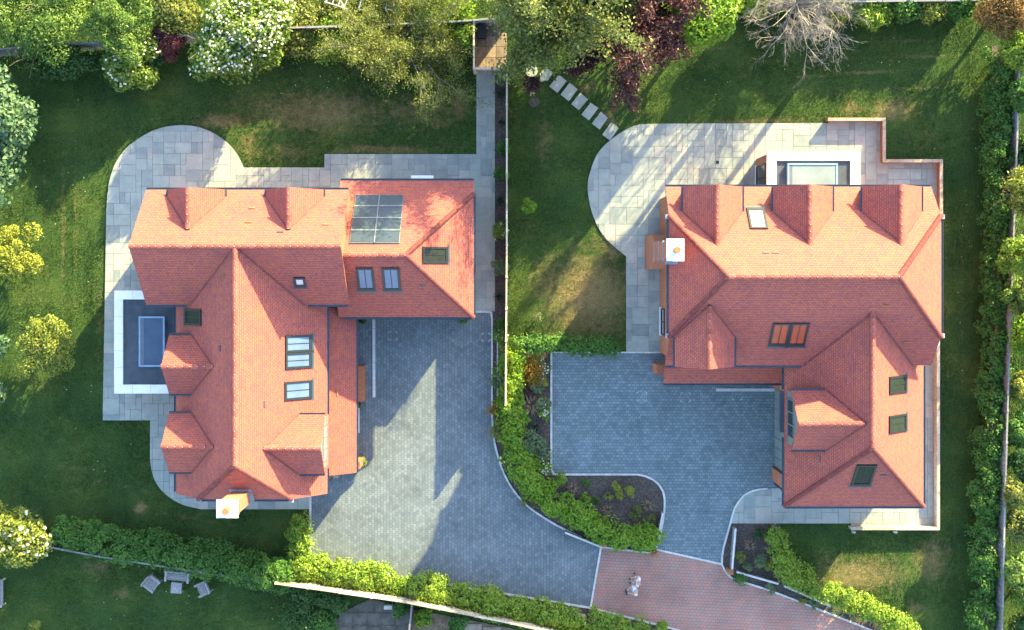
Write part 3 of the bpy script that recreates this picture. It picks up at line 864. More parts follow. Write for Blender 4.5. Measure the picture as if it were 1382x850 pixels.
def on_slope(px, py, plane):
    """where the view ray through a pixel meets a roof plane z = z0 + gx*x + gy*y (the true place on that slope)"""
    z0, gx, gy = plane
    kx = (px - NX) / FOC; ky = -(py - NY) / FOC
    # x = kx*(H-z), y = ky*(H-z)
    g = gx * kx + gy * ky
    z = (z0 + g * CAMH) / (1 + g)
    return Vector((kx * (CAMH - z), ky * (CAMH - z), z))
def skylight_px(parent, x0, y0, x1, y1, plane, **kw):
    """rectangular skylight aligned with the slope, sized from its outline"""
    z0, gx, gy = plane
    c = on_slope((x0 + x1) / 2, (y0 + y1) / 2, plane)
    wx = abs(on_slope(x1, (y0 + y1) / 2, plane).x - on_slope(x0, (y0 + y1) / 2, plane).x) / 2
    wy = abs(on_slope((x0 + x1) / 2, y1, plane).y - on_slope((x0 + x1) / 2, y0, plane).y) / 2
    def Z(x, y): return Vector((x, y, z0 + gx * x + gy * y + 0.004))
    if abs(gy) > abs(gx):
        s = 1 if gy > 0 else -1          # rises towards +y
        q = [Z(c.x - s * wx, c.y - s * wy), Z(c.x + s * wx, c.y - s * wy), Z(c.x + s * wx, c.y + s * wy), Z(c.x - s * wx, c.y + s * wy)]
    else:
        s = 1 if gx > 0 else -1
        q = [Z(c.x - s * wx, c.y + s * wy), Z(c.x - s * wx, c.y - s * wy), Z(c.x + s * wx, c.y - s * wy), Z(c.x + s * wx, c.y + s * wy)]
    return skylight(parent, q, **kw)
def roof_vent(parent, px, py, plane, along='x', L=0.30):
    c = on_slope(px, py, plane); z0, gx, gy = plane
    n = Vector((-gx, -gy, 1)).normalized()
    e = Vector((0, 0, 1)).cross(n).normalized()
    m_ = MB(); m_.bar(c - e * L / 2 + n * .02, c + e * L / 2 + n * .02, 0.085, 0.05, up=n)
    m_.build('roof_vent', M['rust'] if random.random() < .4 else M['gutter'], parent)

# ------------------------------------------------------------------ left house
HL = thing('brick_house', (-13, -3, 0), 'left red-tiled brick house with gabled wing, low garage wing and white-edged flat roof', 'house')
T = 0.95
# walls
mw = MB(); mw.box(-16.65, -9.65, -11.1, 1.0, 0, 4.0)
mw.hexa([(-16.6, -11.1, 4.0), (-9.7, -11.1, 4.0), (-9.7, -10.9, 4.0), (-16.6, -10.9, 4.0)], [(-15.2, -11.1, 5.35), (-11.2, -11.1, 5.35), (-11.2, -10.9, 5.35), (-15.2, -10.9, 5.35)])
mw.build('wall', M['brick'], HL)
mw = MB(); mw.box(-18.08, -8.2, -1.45, 3.75, 0, 4.85)
for xx in (-18.08, -8.2 - 0.2):
    mw.hexa([(xx, -1.45, 4.85), (xx + .2, -1.45, 4.85), (xx + .2, 3.75, 4.85), (xx, 3.75, 4.85)], [(xx, 1.1, 7.4), (xx + .2, 1.1, 7.4), (xx + .2, 1.2, 7.4), (xx, 1.2, 7.4)])
mw.build('wall', M['brick'], HL)
mw = MB(); mw.box(-8.21, -2.2, -2.15, 4.4, 0, 2.55); mw.build('wall', M['brick'], HL)
mw = MB(); mw.box(-9.66, -8.3, -10.2, -2.0, 0, 2.35); mw.build('wall', M['brick'], HL)
# roofs
yN, hN = 1.165, 7.62
hip_roof(HL, 'x', -18.2, -8.1, yN, 2.86, 2.86, hN, T, hN, hN, 0, 0)
PLN = (hN + T * yN, 0, -T)              # north slope z = hN - T*(y-yN)
PLS = (hN - T * yN, 0, T)
xM, hM = -13.15, 7.60
hip_roof(HL, 'y', -11.3, yN, xM, 3.82, 3.82, hM, T, 5.4, hM, 2.0, 0)
PLW = (hM - T * xM, T, 0)               # west slope z = hM + T*(x-xM)
PLE = (hM + T * xM, -T, 0)
yG, hG = 0.76, 6.2
hip_roof(HL, 'x', -8.85, -1.94, yG, 3.15, 3.9, hG, T, hG, 3.2, 0, 3.2)
PGN = (hG + T * yG, 0, -T); PGS = (hG - T * yG, 0, T)
xh = -1.94 - 3.2
PGE = (hG + (3.0 / 3.2) * xh, -(3.0 / 3.2), 0)
slope('lean_to_roof', [(-9.75, -10.5, 3.62), (-8.05, -10.5, 2.45), (-8.05, -1.9, 2.45), (-9.75, -1.9, 3.62)], HL)
PLL = (2.45 + (1.17 / 1.7) * (-8.05), -(1.17 / 1.7), 0)
# gutters
he = hN - 2.86 * T
gutter((-18.2, yN + 2.92, he - .03), (-8.1, yN + 2.92, he - .03), HL)
gutter((-18.2, yN - 2.92, he - .03), (-16.2, yN - 2.92, he - .03), HL)
gutter((-10.1, yN - 2.92, he - .03), (-8.1, yN - 2.92, he - .03), HL)
he2 = hM - 3.82 * T
gutter((xM - 3.88, -11.2, he2 - .03), (xM - 3.88, -1.75, he2 - .03), HL)
gutter((xM + 3.88, -7.3, he2 - .03), (xM + 3.88, -1.75, he2 - .03), HL)
gutter((xM + 3.88, -11.2, he2 - .03), (xM + 3.88, -10.0, he2 - .03), HL)
gutter((-8.0, -10.45, 2.42), (-8.0, -2.5, 2.42), HL)
gutter((-8.6, yG - 3.21, 3.17), (-1.94, yG - 3.21, 3.17), HL)
gutter((-8.85, yG + 3.96, 2.46), (-1.94, yG + 3.96, 2.46), HL)
for s in (-1, 1): MB().bar((xM, yN, hM + .01), (xM + s * 2.86, yN - 2.88, hM - 2.86 * T + .01), .13, .06).build('valley_shade_strip', M['hip'], HL)  # main valleys drawn as dark strips, shade included in their colour
# dormers
dormer(HL, 'y+', -15.6, 1.41, 4.02, 5.3, 1.1, 1.9, 4.3, plane=PLN)
dormer(HL, 'y+', -10.73, 1.41, 4.02, 5.3, 1.1, 1.9, 4.3, plane=PLN)
for q in (-15.6, -10.73):
    for s in (-1, 1): gutter((q + s * 1.46, 3.55, 5.27), (q + s * 1.46, 4.02, 5.27), HL, 0.05)
dormer(HL, 'x-', -4.665, 1.455, -17.04, 5.0, 0.9, -14.4, 3.6, plane=PLW)
dormer(HL, 'x-', -8.56, 1.475, -17.04, 5.0, 0.9, -14.4, 3.6, plane=PLW)
for q in (-4.665, -8.56):
    for s in (-1, 1): gutter((-17.04, q + s * 1.51, 4.97), (-15.85, q + s * 1.51, 4.97), HL, 0.05)
dormer(HL, 'x+', -8.63, 1.47, -9.24, 5.15, 0.92, -12.1, 3.4, over=0.2, win='sky_glass', wf='barmetal', plane=PLE)
for s in (-1, 1): gutter((-9.24, -8.63 + s * 1.52, 5.12), (-10.55, -8.63 + s * 1.52, 5.12), HL, 0.05)
# skylights
skylight_px(HL, 482, 361, 505, 392, PGS, mat='pale_glass')
skylight_px(HL, 516.5, 361, 540, 392, PGS, mat='pale_glass')
skylight_px(HL, 570, 333, 604, 355, PGE, mat='green_glass', axis=0)
skylight_px(HL, 385, 452, 421, 475, PLE, mat='pale_glass', axis=0)
skylight_px(HL, 385, 475.5, 421, 497, PLE, mat='pale_glass', axis=0)
skylight_px(HL, 384, 514, 421, 539, PLE, mat='pale_glass', axis=0)
skylight_px(HL, 249.5, 417, 272, 439, PLW, mat='green_glass', axis=0)
skylight_px(HL, 397, 374, 412.5, 387, PLS, mat='white_glass', panes=1)
# eight-pane glazed panel on the garage's north slope
def Zg(x, y): return Vector((x, y, hG - T * (y - yG)))
pa = on_slope(471.5, 329, PGN); pb = on_slope(545, 264, PGN)
gx0, gx1, gy0, gy1 = pa.x, pb.x, pa.y, pb.y
nG = Vector((0, T, 1)).normalized()
def QG(u, v, h):
    x = gx0 + (gx1 - gx0) * u; y = gy0 + (gy1 - gy0) * v
    return Zg(x, y) + nG * h
def blkG(m_, u0, u1, v0, v1, h0, h1):
    m_.hexa([QG(u0, v0, h0), QG(u1, v0, h0), QG(u1, v1, h0), QG(u0, v1, h0)], [QG(u0, v0, h1), QG(u1, v0, h1), QG(u1, v1, h1), QG(u0, v1, h1)])
m_ = MB(); blkG(m_, 0, 1, 0, 1, 0.0, 0.07); gp = m_.build('roof_glazing', M['barmetal'], HL)
for i in range(2):
    for j in range(4):
        m_ = MB(); blkG(m_, i / 2 + .012, (i + 1) / 2 - .012, j / 4 + .012, (j + 1) / 4 - .012, .06, .085 + random.uniform(0, .004))
        m_.build('pane', M['grey_glass'], gp)
m_ = MB(); blkG(m_, .489, .511, 0, 1, .06, .125); m_.build('glazing_bar', M['barmetal'], gp)
for j in range(1, 4):
    m_ = MB(); blkG(m_, .0, 1, j / 4 - .013, j / 4 + .013, .06, .117); m_.build('glazing_bar', M['barmetal'], gp)
# vents
for a, b, pl in ((340, 281, PLN), (439, 303, PLN), (378, 313, PLN), (302, 372, PLW), (297, 470, PLW), (455, 530, PLL), (357, 545, PLE), (402, 594, PLE), (570, 385, PGS), (335, 300, PLN)):
    roof_vent(HL, a, b, pl)
# chimney (left)
cx_, cy_ = -13.25, -11.12
m_ = MB(); m_.box(cx_ - .43, cx_ + .43, cy_ - .30, cy_ + .32, 0, 8.6); m_.box(cx_ - .47, cx_ + .47, cy_ - .34, cy_ + .36, 8.25, 8.42)
ch = m_.build('chimney', M['brick'], HL)
MB().box(cx_ - .50, cx_ + .50, cy_ - .42, cy_ + .42, 8.6, 8.72).build('chimney_cap', M['white'], ch)
m_ = MB(); m_.tube((cx_ + .02, cy_ - .02, 8.72), (cx_ + .02, cy_ - .02, 9.15), .16, .14, 12); m_.tube((cx_ + .02, cy_ - .02, 9.15), (cx_ + .02, cy_ - .02, 9.22), .165, .165, 12)
m_.build('chimney_pot', M['clay'], ch)
m_ = MB(); m_.box(cx_ - .55, cx_ + .55, cy_ + .30, cy_ + .50, 5.4, 6.05); m_.box(cx_ + .43, cx_ + .56, cy_ - .25, cy_ + .5, 5.2, 5.85)
m_.build('flashing', M['lead'], ch)
# flat roof extension
m_ = MB(); m_.box(-20.25, -16.66, -6.18, -1.16, 0, 3.05); ex = m_.build('flat_roof_extension', M['brick'], HL)
MB().box(-19.9, -16.7, -5.85, -1.5, 2.9, 3.0).build('roof_deck', M['greyroof'], ex)
m_ = MB(); m_.box(-19.94, -16.7, -5.88, -1.47, 3.05, 3.07); m_.build('roof_membrane', M['greyroof'], ex)
def coping_run(parent, x0, x1, y0, y1, z0, z1, n, along):
    for i in range(n):
        g = 0.006
        if along == 'x':
            a = x0 + (x1 - x0) * i / n; b = x0 + (x1 - x0) * (i + 1) / n
            MB().box(a + g, b - g, y0, y1, z0, z1).build('coping_stone', M['coping'], parent)
        else:
            a = y0 + (y1 - y0) * i / n; b = y0 + (y1 - y0) * (i + 1) / n
            MB().box(x0, x1, a + g, b - g, z0, z1).build('coping_stone', M['coping'], parent)
coping_run(ex, -20.38, -19.93, -5.86, -1.48, 3.02, 3.17, 5, 'y')
coping_run(ex, -20.38, -16.62, -6.31, -5.86, 3.02, 3.17, 4, 'x')
coping_run(ex, -20.38, -17.6, -1.48, -1.03, 3.02, 3.17, 3, 'x')
def rooflight(parent, x0, x1, y0, y1, z, glassm, strip=0.0):
    m_ = MB(); fw = .09
    m_.box(x0, x1, y0, y0 + fw, z, z + .22); m_.box(x0, x1, y1 - fw, y1, z, z + .22)
    m_.box(x0, x0 + fw, y0 + fw, y1 - fw, z, z + .215); m_.box(x1 - fw, x1, y0 + fw, y1 - fw, z, z + .215)
    o = m_.build('rooflight', M['blueframe'], parent)
    MB().box(x0 + fw, x1 - fw, y0 + fw, y1 - fw, z + .05, z + .19).build('pane', M[glassm], o)
    m_ = MB(); m_.box(x0 + fw + .005, x0 + fw + .16, y0 + fw + .005, y1 - fw - .005, z + .19, z + .195); m_.build('reveal', M['barmetal'], o)
    return o
rooflight(HL, PX(187, 3.3), PX(222, 3.3), PY(495, 3.3), PY(427, 3.3), 3.07, 'blue_glass')
# ground floor doors and windows on walls
house_window(HL, 'x+', -8.7, -7.2, 0.05, 2.1, -8.3, 'dark_glass', 1)
for y0 in (-6.8, -5.0, -3.6): house_window(HL, 'x+', y0, y0 + 1.0, 0.9, 2.05, -8.3, 'dark_glass')
house_window(HL, 'y-', -7.4, -5.1, 0.1, 2.2, -2.15, 'dark_glass', 4); house_window(HL, 'y-', -4.8, -2.6, 0.1, 2.2, -2.15, 'dark_glass', 4)
for x0 in (-17.2, -14.5, -11.8): house_window(HL, 'y+', x0, x0 + 1.5, 0.3, 2.3, 3.75, 'dark_glass')
house_window(HL, 'x-', -5.6, -1.9, 0.1, 2.4, -20.25, 'dark_glass', 3); house_window(HL, 'x-', -9.6, -8.0, 0.9, 2.3, -16.65, 'dark_glass')
house_window(HL, 'y-', -15.8, -14.3, 0.9, 2.3, -11.1, 'dark_glass'); house_window(HL, 'x-', 0.2, 2.2, 0.9, 2.3, -18.08, 'dark_glass')
# porch plinth and pier by the lean-to
MB().box(-8.3, -7.86, -7.0, -5.1, 0, 0.75).build('brick_plinth', M['clay'], HL)
MB().box(-8.28, -7.93, -10.4, -10.0, 0, 1.9).build('brick_pier', M['brick'], HL)
MB().box(-9.64, -9.15, -11.0, -10.55, 0, 1.2).build('brick_pier', M['brick'], HL)
m_ = MB(); m_.tube((-9.5, -11.0, 0), (-9.5, -11.0, 3.8), .04, .04, 8); m_.build('downpipe', M['gutter'], HL)
m_ = MB(); m_.box(PX(555, 2.2), PX(585, 2.2), 4.4, 4.95, 2.2, 2.28); m_.build('door_canopy', M['white'], HL)

# ------------------------------------------------------------------ right house
HR = thing('brick_house', (14, -3, 0), 'right red-tiled brick house with three north dormers and a long south wing', 'house')
T2 = 0.9
mw = MB(); mw.box(8.0, 20.6, -4.4, 3.85, 0, 5.0)
for xx in (8.0, 20.4):
    mw.hexa([(xx, -4.4, 5.0), (xx + .2, -4.4, 5.0), (xx + .2, 3.85, 5.0), (xx, 3.85, 5.0)], [(xx, -3.0, 6.2), (xx + .2, -3.0, 6.2), (xx + .2, 2.5, 6.2), (xx, 2.5, 6.2)])
mw.build('wall', M['brick'], HR)
mw = MB(); mw.box(14.32, 20.45, -11.55, -4.0, 0, 4.25); mw.build('wall', M['brick'], HR)
mw = MB(); mw.box(8.25, 14.4, -5.55, -4.3, 0, 2.3); mw.build('wall', M['brick'], HR)
yR, hR = -0.276, 9.0
hip_roof(HR, 'x', 7.67, 20.9, yR, 4.44, 4.44, hR, T2, 6.35, 6.35, 2.4, 2.9)
PRN = (hR + T2 * yR, 0, -T2); PRS = (hR - T2 * yR, 0, T2)
xW, hW = 17.25, 7.45
hip_roof(HR, 'y', -11.87, -1.6, xW, 3.5, 3.5, hW, T2, hW - 3.5 * T2, hW, 3.4, 0)
PWW = (hW - T2 * xW, T2, 0); PWE = (hW + T2 * xW, -T2, 0)
tS = 3.15 / 3.4; PWS = (hW + tS * (11.87 - 3.4), 0, tS)
slope('lean_to_roof', [(7.9, -5.85, 2.42), (14.15, -5.85, 2.42), (14.15, -4.38, 3.5), (7.9, -4.38, 3.5)], HR)
PRL = (2.42 + (1.08 / 1.47) * 5.85, 0, 1.08 / 1.47)
heR = hR - 4.44 * T2
gutter((7.67, yR + 4.5, heR - .03), (20.9, yR + 4.5, heR - .03), HR)
gutter((7.67, yR - 4.5, heR - .03), (14.6, yR - 4.5, heR - .03), HR)
heW = hW - 3.5 * T2
for s in (-1, 1): MB().bar((xW, yR - 1.72, hW + .01), (xW + s * 2.72, -4.72, heR + .01), .13, .06).build('valley_shade_strip', M['hip'], HR)  # dark strips paint the shade line where wing and main roof meet
gutter((xW - 3.56, -6.0, heW - .03), (xW - 3.56, -4.6, heW - .03), HR)
gutter((xW - 3.56, -11.87, heW - .03), (xW - 3.56, -8.4, heW - .03), HR)
gutter((xW + 3.56, -11.87, heW - .03), (xW + 3.56, -4.8, heW - .03), HR)
gutter((7.9, -5.91, 2.39), (14.15, -5.91, 2.39), HR)
for q in (9.815, 14.215, 18.56):
    dormer(HR, 'y+', q, 1.44, 4.10, 6.2, 0.97, 1.1, 5.2, plane=PRN)
    for s in (-1, 1): gutter((q + s * 1.49, 2.75, 6.17), (q + s * 1.49, 4.10, 6.17), HR, 0.05)
dormer(HR, 'y-', 9.40, 1.44, -4.68, 6.4, 0.97, -1.6, 5.2, plane=PRS)
for s in (-1, 1): gutter((9.4 + s * 1.49, -3.2, 6.37), (9.4 + s * 1.49, -4.68, 6.37), HR, 0.05)
dormer(HR, 'x-', -7.33, 1.46, 13.75, 5.85, 0.96, 17.0, 3.6, over=0.12, wf='cladding', plane=PWW)
for s in (-1, 1): gutter((13.75, -7.33 + s * 1.51, 5.82), (15.5, -7.33 + s * 1.51, 5.82), HR, 0.05)
MB().box(13.55, 13.86, -8.15, -6.1, 4.05, 4.30).build('lead_apron', M['gutter'], HR)
skylight_px(HR, 1010, 281, 1034, 309, PRN, mat='white_glass')
skylight_px(HR, 1040, 435.5, 1064.5, 466.5, PRS, mat='red_glass')
skylight_px(HR, 1065, 435.5, 1089, 466.5, PRS, mat='red_glass')
skylight_px(HR, 1200, 507, 1223, 530.5, PWE, mat='green_glass')
skylight_px(HR, 1199.5, 559.5, 1223, 583, PWE, mat='green_glass')
skylight_px(HR, 1152, 627, 1179, 655, PWS, mat='green_glass')
for a, b, pl in ((1034, 341, PRN), (1047, 341, PRN), (1195, 412, PRS), (1061, 503, PRL), (1223, 461, PRS), (1192, 641, PWS), (1106, 620, PWW), (975, 470, PRS)):
    roof_vent(HR, a, b, pl)
# chimney (right): broad breast with sloped shoulders, stepped stack
m_ = MB(); m_.box(7.2, 8.05, 0.08, 1.84, 0, 2.9)
m_.hexa([(7.2, .08, 2.9), (8.05, .08, 2.9), (8.05, 1.84, 2.9), (7.2, 1.84, 2.9)], [(7.28, .45, 3.6), (8.05, .45, 3.6), (8.05, 1.47, 3.6), (7.28, 1.47, 3.6)])
m_.box(7.30, 8.05, .47, 1.45, 3.6, 5.1); m_.box(7.33, 8.05, .50, 1.42, 5.1, 6.6); m_.box(7.36, 7.96, .53, 1.39, 6.6, 8.85)
ch = m_.build('chimney', M['brick'], HR)
for zz, x0 in ((3.6, 7.26), (5.1, 7.29), (6.6, 7.32)):
    MB().box(x0, x0 + .09, .46, 1.46, zz - .03, zz + .025).build('tile_offset', M['lead'], ch)
MB().box(7.22, 8.03, .44, 1.48, 8.85, 8.97).build('chimney_cap', M['white'], ch)
m_ = MB(); m_.tube((7.66, .95, 8.97), (7.66, .95, 9.38), .15, .13, 12); m_.tube((7.66, .95, 9.38), (7.66, .95, 9.45), .155, .155, 12); m_.build('chimney_pot', M['clay'], ch)
m_ = MB(); m_.box(7.5, 8.5, .30, .50, 6.2, 6.75); m_.box(7.5, 8.4, 1.42, 1.55, 6.2, 6.75); m_.build('flashing', M['lead'], ch)
m_ = MB(); m_.tube((7.85, 1.62, 0), (7.85, 1.62, 6.2), .045, .045, 8); m_.build('downpipe', M['gutter'], HR)
# flat roof extension
m_ = MB(); m_.box(13.22, 17.8, 3.8, 6.02, 0, 3.05); ex = m_.build('flat_roof_extension', M['brick'], HR)
MB().box(13.6, 17.42, 3.84, 5.66, 3.05, 3.07).build('roof_membrane', M['greyroof'], ex)
coping_run(ex, 13.12, 17.9, 5.64, 6.12, 3.02, 3.17, 5, 'x')
coping_run(ex, 13.12, 13.61, 3.9, 5.64, 3.02, 3.17, 2, 'y'); coping_run(ex, 17.41, 17.9, 3.9, 5.64, 3.02, 3.17, 2, 'y')
rooflight(HR, PX(1063, 3.3), PX(1131, 3.3), 3.95, PY(220, 3.3), 3.07, 'sky_glass')
# garage door, piers, wall openings
m_ = MB()
m_.box(14.22, 14.32, -10.55, -6.3, 0.05, 2.6)
gd = m_.build('garage_door', M['cladding'], HR)
for i in range(8):
    MB().box(14.19, 14.225, -10.5 + i * .52, -10.5 + i * .52 + .49, 0.1, 2.55).build('door_panel', M['cladding'], gd)
MB().box(14.05, 14.5, -11.3, -10.6, 0, 2.7).build('brick_pier', M['brick'], HR)
MB().box(14.05, 14.5, -6.25, -5.75, 0, 2.7).build('brick_pier', M['brick'], HR)
MB().box(14.20, 14.30, -11.55, -11.31, 0, 2.5).build('dark_recess_block', M['frame'], HR)  # dark block standing in for the shaded recess beside the pier
MB().box(7.6, 8.1, -5.45, -4.95, 0, 2.0).build('brick_pier', M['brick'], HR)
for x0 in (8.8, 11.2, 12.9): house_window(HR, 'y-', x0, x0 + 1.3, 0.1, 2.1, -5.55, 'dark_glass')
for x0 in (8.8, 11.0, 18.3): house_window(HR, 'y+', x0, x0 + 1.5, 0.2, 2.3, 3.85, 'dark_glass')
house_window(HR, 'x-', -3.4, -2.0, 0.9, 2.3, 8.0, 'dark_glass'); house_window(HR, 'y+', 14.0, 17.0, 0.1, 2.5, 6.02, 'dark_glass', 3)
house_window(HR, 'x-', 4.2, 5.6, 0.2, 2.4, 13.22, 'dark_glass'); house_window(HR, 'x+', -9.5, -7.5, 0.9, 2.3, 20.45, 'dark_glass')
house_window(HR, 'y-', 16.2, 18.4, 0.9, 2.4, -11.55, 'dark_glass', 3); house_window(HR, 'x+', -1.5, 1.0, 0.9, 2.3, 20.6, 'dark_glass')

# ================================================================== FENCES AND WALLS
def fence(pxtop, h, label, mat='wood', seg=1.83, capmat=None, boards=True, thick=0.03):
    """close-boarded fence: pxtop is the line of its top as seen, h its height"""
    pts = [P(a, b, h) for a, b in pxtop]
    root = thing('garden_fence', (pts[0].x, pts[0].y, 0), label, 'fence')
    for i in range(len(pts) - 1):
        a = pts[i]; b = pts[i + 1]; d = Vector((b.x - a.x, b.y - a.y, 0)); L = d.length; d.normalize()
        n = max(1, round(L / seg)); s = L / n; nrm = Vector((-d.y, d.x, 0))
        for k in range(n):
            p0 = a + d * (k * s); p1 = a + d * ((k + 1) * s)
            hh = h + random.uniform(-.02, .02)
            m_ = MB()
            nb = int(s / 0.125)
            for q in range(nb):
                c0 = p0 + d * (.06 + (s - .12) * q / nb); c1 = p0 + d * (.06 + (s - .12) * (q + 1) / nb + .012)
                o1 = nrm * (.012 if q % 2 else -.004)
                m_.hexa([(c0 + o1 - nrm * thick / 2).xy.to_3d() + Vector((0, 0, .04)), (c1 + o1 - nrm * thick / 2).xy.to_3d() + Vector((0, 0, .04)), (c1 + o1 + nrm * thick / 2).xy.to_3d() + Vector((0, 0, .04)), (c0 + o1 + nrm * thick / 2).xy.to_3d() + Vector((0, 0, .04))],
                        [(c0 + o1 - nrm * thick / 2).xy.to_3d() + Vector((0, 0, hh)), (c1 + o1 - nrm * thick / 2).xy.to_3d() + Vector((0, 0, hh)), (c1 + o1 + nrm * thick / 2).xy.to_3d() + Vector((0, 0, hh)), (c0 + o1 + nrm * thick / 2).xy.to_3d() + Vector((0, 0, hh))])
            m_.build('fence_panel', M[mat], root)
            cp = MB(); e0 = p0.xy.to_3d() + Vector((0, 0, hh + .02)); e1 = p1.xy.to_3d() + Vector((0, 0, hh + .02))
            cp.bar(e0, e1, .085, .045); cp.build('cap_rail', M[capmat or mat], root)
            ps = MB(); c = p0.xy.to_3d(); ps.box(c.x - .055, c.x + .055, c.y - .055, c.y + .055, 0, h + .07)
            ps.build('post', M[capmat or mat], root)
        ps = MB(); c = b.xy.to_3d(); ps.box(c.x - .053, c.x + .053, c.y - .053, c.y + .053, 0, h + .065); ps.build('post', M[capmat or mat], root)
    return root
fence([(684, 93), (684, 330), (682.5, 546)], 2.1, 'tall fence between the two gardens, running from the gate yard to the hedge', 'warmwood', capmat='palewood')
fence([(1376, 92), (1364, 425), (1357, 640), (1352, 862)], 1.85, 'weathered grey board fence along the right edge behind the laurel hedge', 'wood')
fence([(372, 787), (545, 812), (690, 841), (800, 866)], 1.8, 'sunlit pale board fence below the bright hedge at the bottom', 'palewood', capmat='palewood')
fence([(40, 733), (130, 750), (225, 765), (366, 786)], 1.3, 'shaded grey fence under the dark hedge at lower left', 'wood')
fence([(-20, 68), (70, 60), (200, 52), (372, 38), (500, 34), (610, 29), (640, 27)], 1.8, 'grey fence glimpsed under the trees along the top left', 'wood')
fence([(1000, 4), (1150, 2), (1320, 0)], 1.7, 'grey fence hidden behind the bare tree along the top right', 'wood')
fence([(640, 27), (685, 23)], 1.8, 'short back fence panel of the gate yard', 'wood')
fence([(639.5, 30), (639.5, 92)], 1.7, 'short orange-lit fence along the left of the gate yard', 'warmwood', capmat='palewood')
fence([(556, 815), (551, 862)], 1.4, 'thin dark fence between the neighbouring yards at the bottom', 'wood')

# side gate
ga = P(641, 92, 1.7); gb = P(683, 92, 1.7)
gt = thing('side_gate', ((ga.x + gb.x) / 2, ga.y, 0), 'wooden gate closing the yard at the head of the narrow path', 'gate')
for i in range(14):
    x0 = ga.x + .06 + (gb.x - ga.x - .12) * i / 14; x1 = ga.x + .06 + (gb.x - ga.x - .12) * (i + 1) / 14
    MB().box(x0 + .004, x1 - .004, ga.y - .02, ga.y + .02, .06, 1.62).build('board', M['wood'], gt)
for zz in (.3, 1.45): MB().box(ga.x + .05, gb.x - .05, ga.y - .06, ga.y - .021, zz, zz + .11).build('rail', M['palewood'], gt)
MB().box(ga.x, gb.x, ga.y - .05, ga.y + .05, 1.62, 1.70).build('head_rail', M['palewood'], gt)
for xx in (ga.x + .9, gb.x): MB().box(xx - .05, xx + .05, ga.y - .08, ga.y + .06, 0, 1.76).build('post', M['rust'], gt)
# black bin in the yard
bx = P(650, 47)
bn = thing('wheeled_bin', (bx.x, bx.y, 0), 'black wheeled bin in the shade of the gate yard', 'bin')
m_ = MB(); m_.hexa([(bx.x - .22, bx.y - .25, .05), (bx.x + .22, bx.y - .25, .05), (bx.x + .22, bx.y + .22, .05), (bx.x - .22, bx.y + .22, .05)], [(bx.x - .28, bx.y - .33, .98), (bx.x + .28, bx.y - .33, .98), (bx.x + .28, bx.y + .30, .98), (bx.x - .28, bx.y + .30, .98)])
m_.build('body', M['black'], bn)
m_ = MB(); m_.hexa([(bx.x - .30, bx.y - .36, .98), (bx.x + .30, bx.y - .36, .98), (bx.x + .30, bx.y + .34, .98), (bx.x - .30, bx.y + .34, .98)], [(bx.x - .27, bx.y - .3, 1.06), (bx.x + .27, bx.y - .3, 1.06), (bx.x + .27, bx.y + .32, 1.06), (bx.x - .27, bx.y + .32, 1.06)]); m_.build('lid', M['black'], bn)
for s in (-1, 1):
    m_ = MB(); m_.tube((bx.x + s * .24, bx.y + .25, .12), (bx.x + s * .30, bx.y + .25, .12), .12, .12, 10); m_.build('wheel', M['black'], bn)

# brick retaining walls at the right patio (cap stones one by one)
def garden_wall(pxline, h, label, wd=0.22, mat='brick', cap='kerb', capstep=0.6):
    pts = [P(a, b, h) for a, b in pxline]
    root = thing('garden_wall', (pts[0].x, pts[0].y, 0), label, 'wall')
    for i in range(len(pts) - 1):
        a = pts[i]; b = pts[i + 1]; d = (b - a).xy.to_3d(); L = d.length; d.normalize()
        e = d * (wd * .45)
        m_ = MB(); m_.bar((a.x - e.x * (i == 0) * 0, a.y, h / 2 - .02 + .0), (b.x, b.y, h / 2 - .02), wd * .8, h + .04); m_.build('wall_body', M[mat], root)
        n = max(1, round(L / capstep))
        ext = wd / 2 if i > 0 else 0
        for k in range(n):
            p0 = a + d * (L * k / n + .004 + (wd * .52 if (k == 0 and i > 0) else 0)); p1 = a + d * (L * (k + 1) / n - .004 + (wd * .5 if (k == n - 1 and i < len(pts) - 2) else 0))
            m_ = MB(); m_.bar((p0.x, p0.y, h + .03), (p1.x, p1.y, h + .03), wd, .06 + random.uniform(-.003, .003)); m_.build('cap_stone', M[cap], root)
    return root
garden_wall([(1117, 161), (1193, 161), (1193, 217), (1270, 217), (1270, 292)], 0.5, 'stepped low brick wall with pale capping round the upper right patio', 0.17, cap='tancap', capstep=0.5)
garden_wall([(1266, 458), (1266, 713)], 0.45, 'straight pale timber-faced wall along the right of the house', 0.16, 'palewood', 'palewood', 1.2)
garden_wall([(1148, 713), (1268, 713)], 0.46, 'sunlit pale timber-faced wall below the right house', 0.16, 'palewood', 'palewood', 1.2)
for xx in (1151, 1207):
    p = P(xx, 717); tag(MB().box(p.x - .09, p.x + .09, p.y - .05, p.y + .06, 0, .26).build('wall_stub', M['palewood']), 'small pale timber stub at the %s of the low wall below the right house' % ('left end' if xx == 1151 else 'middle'), 'timber stub')

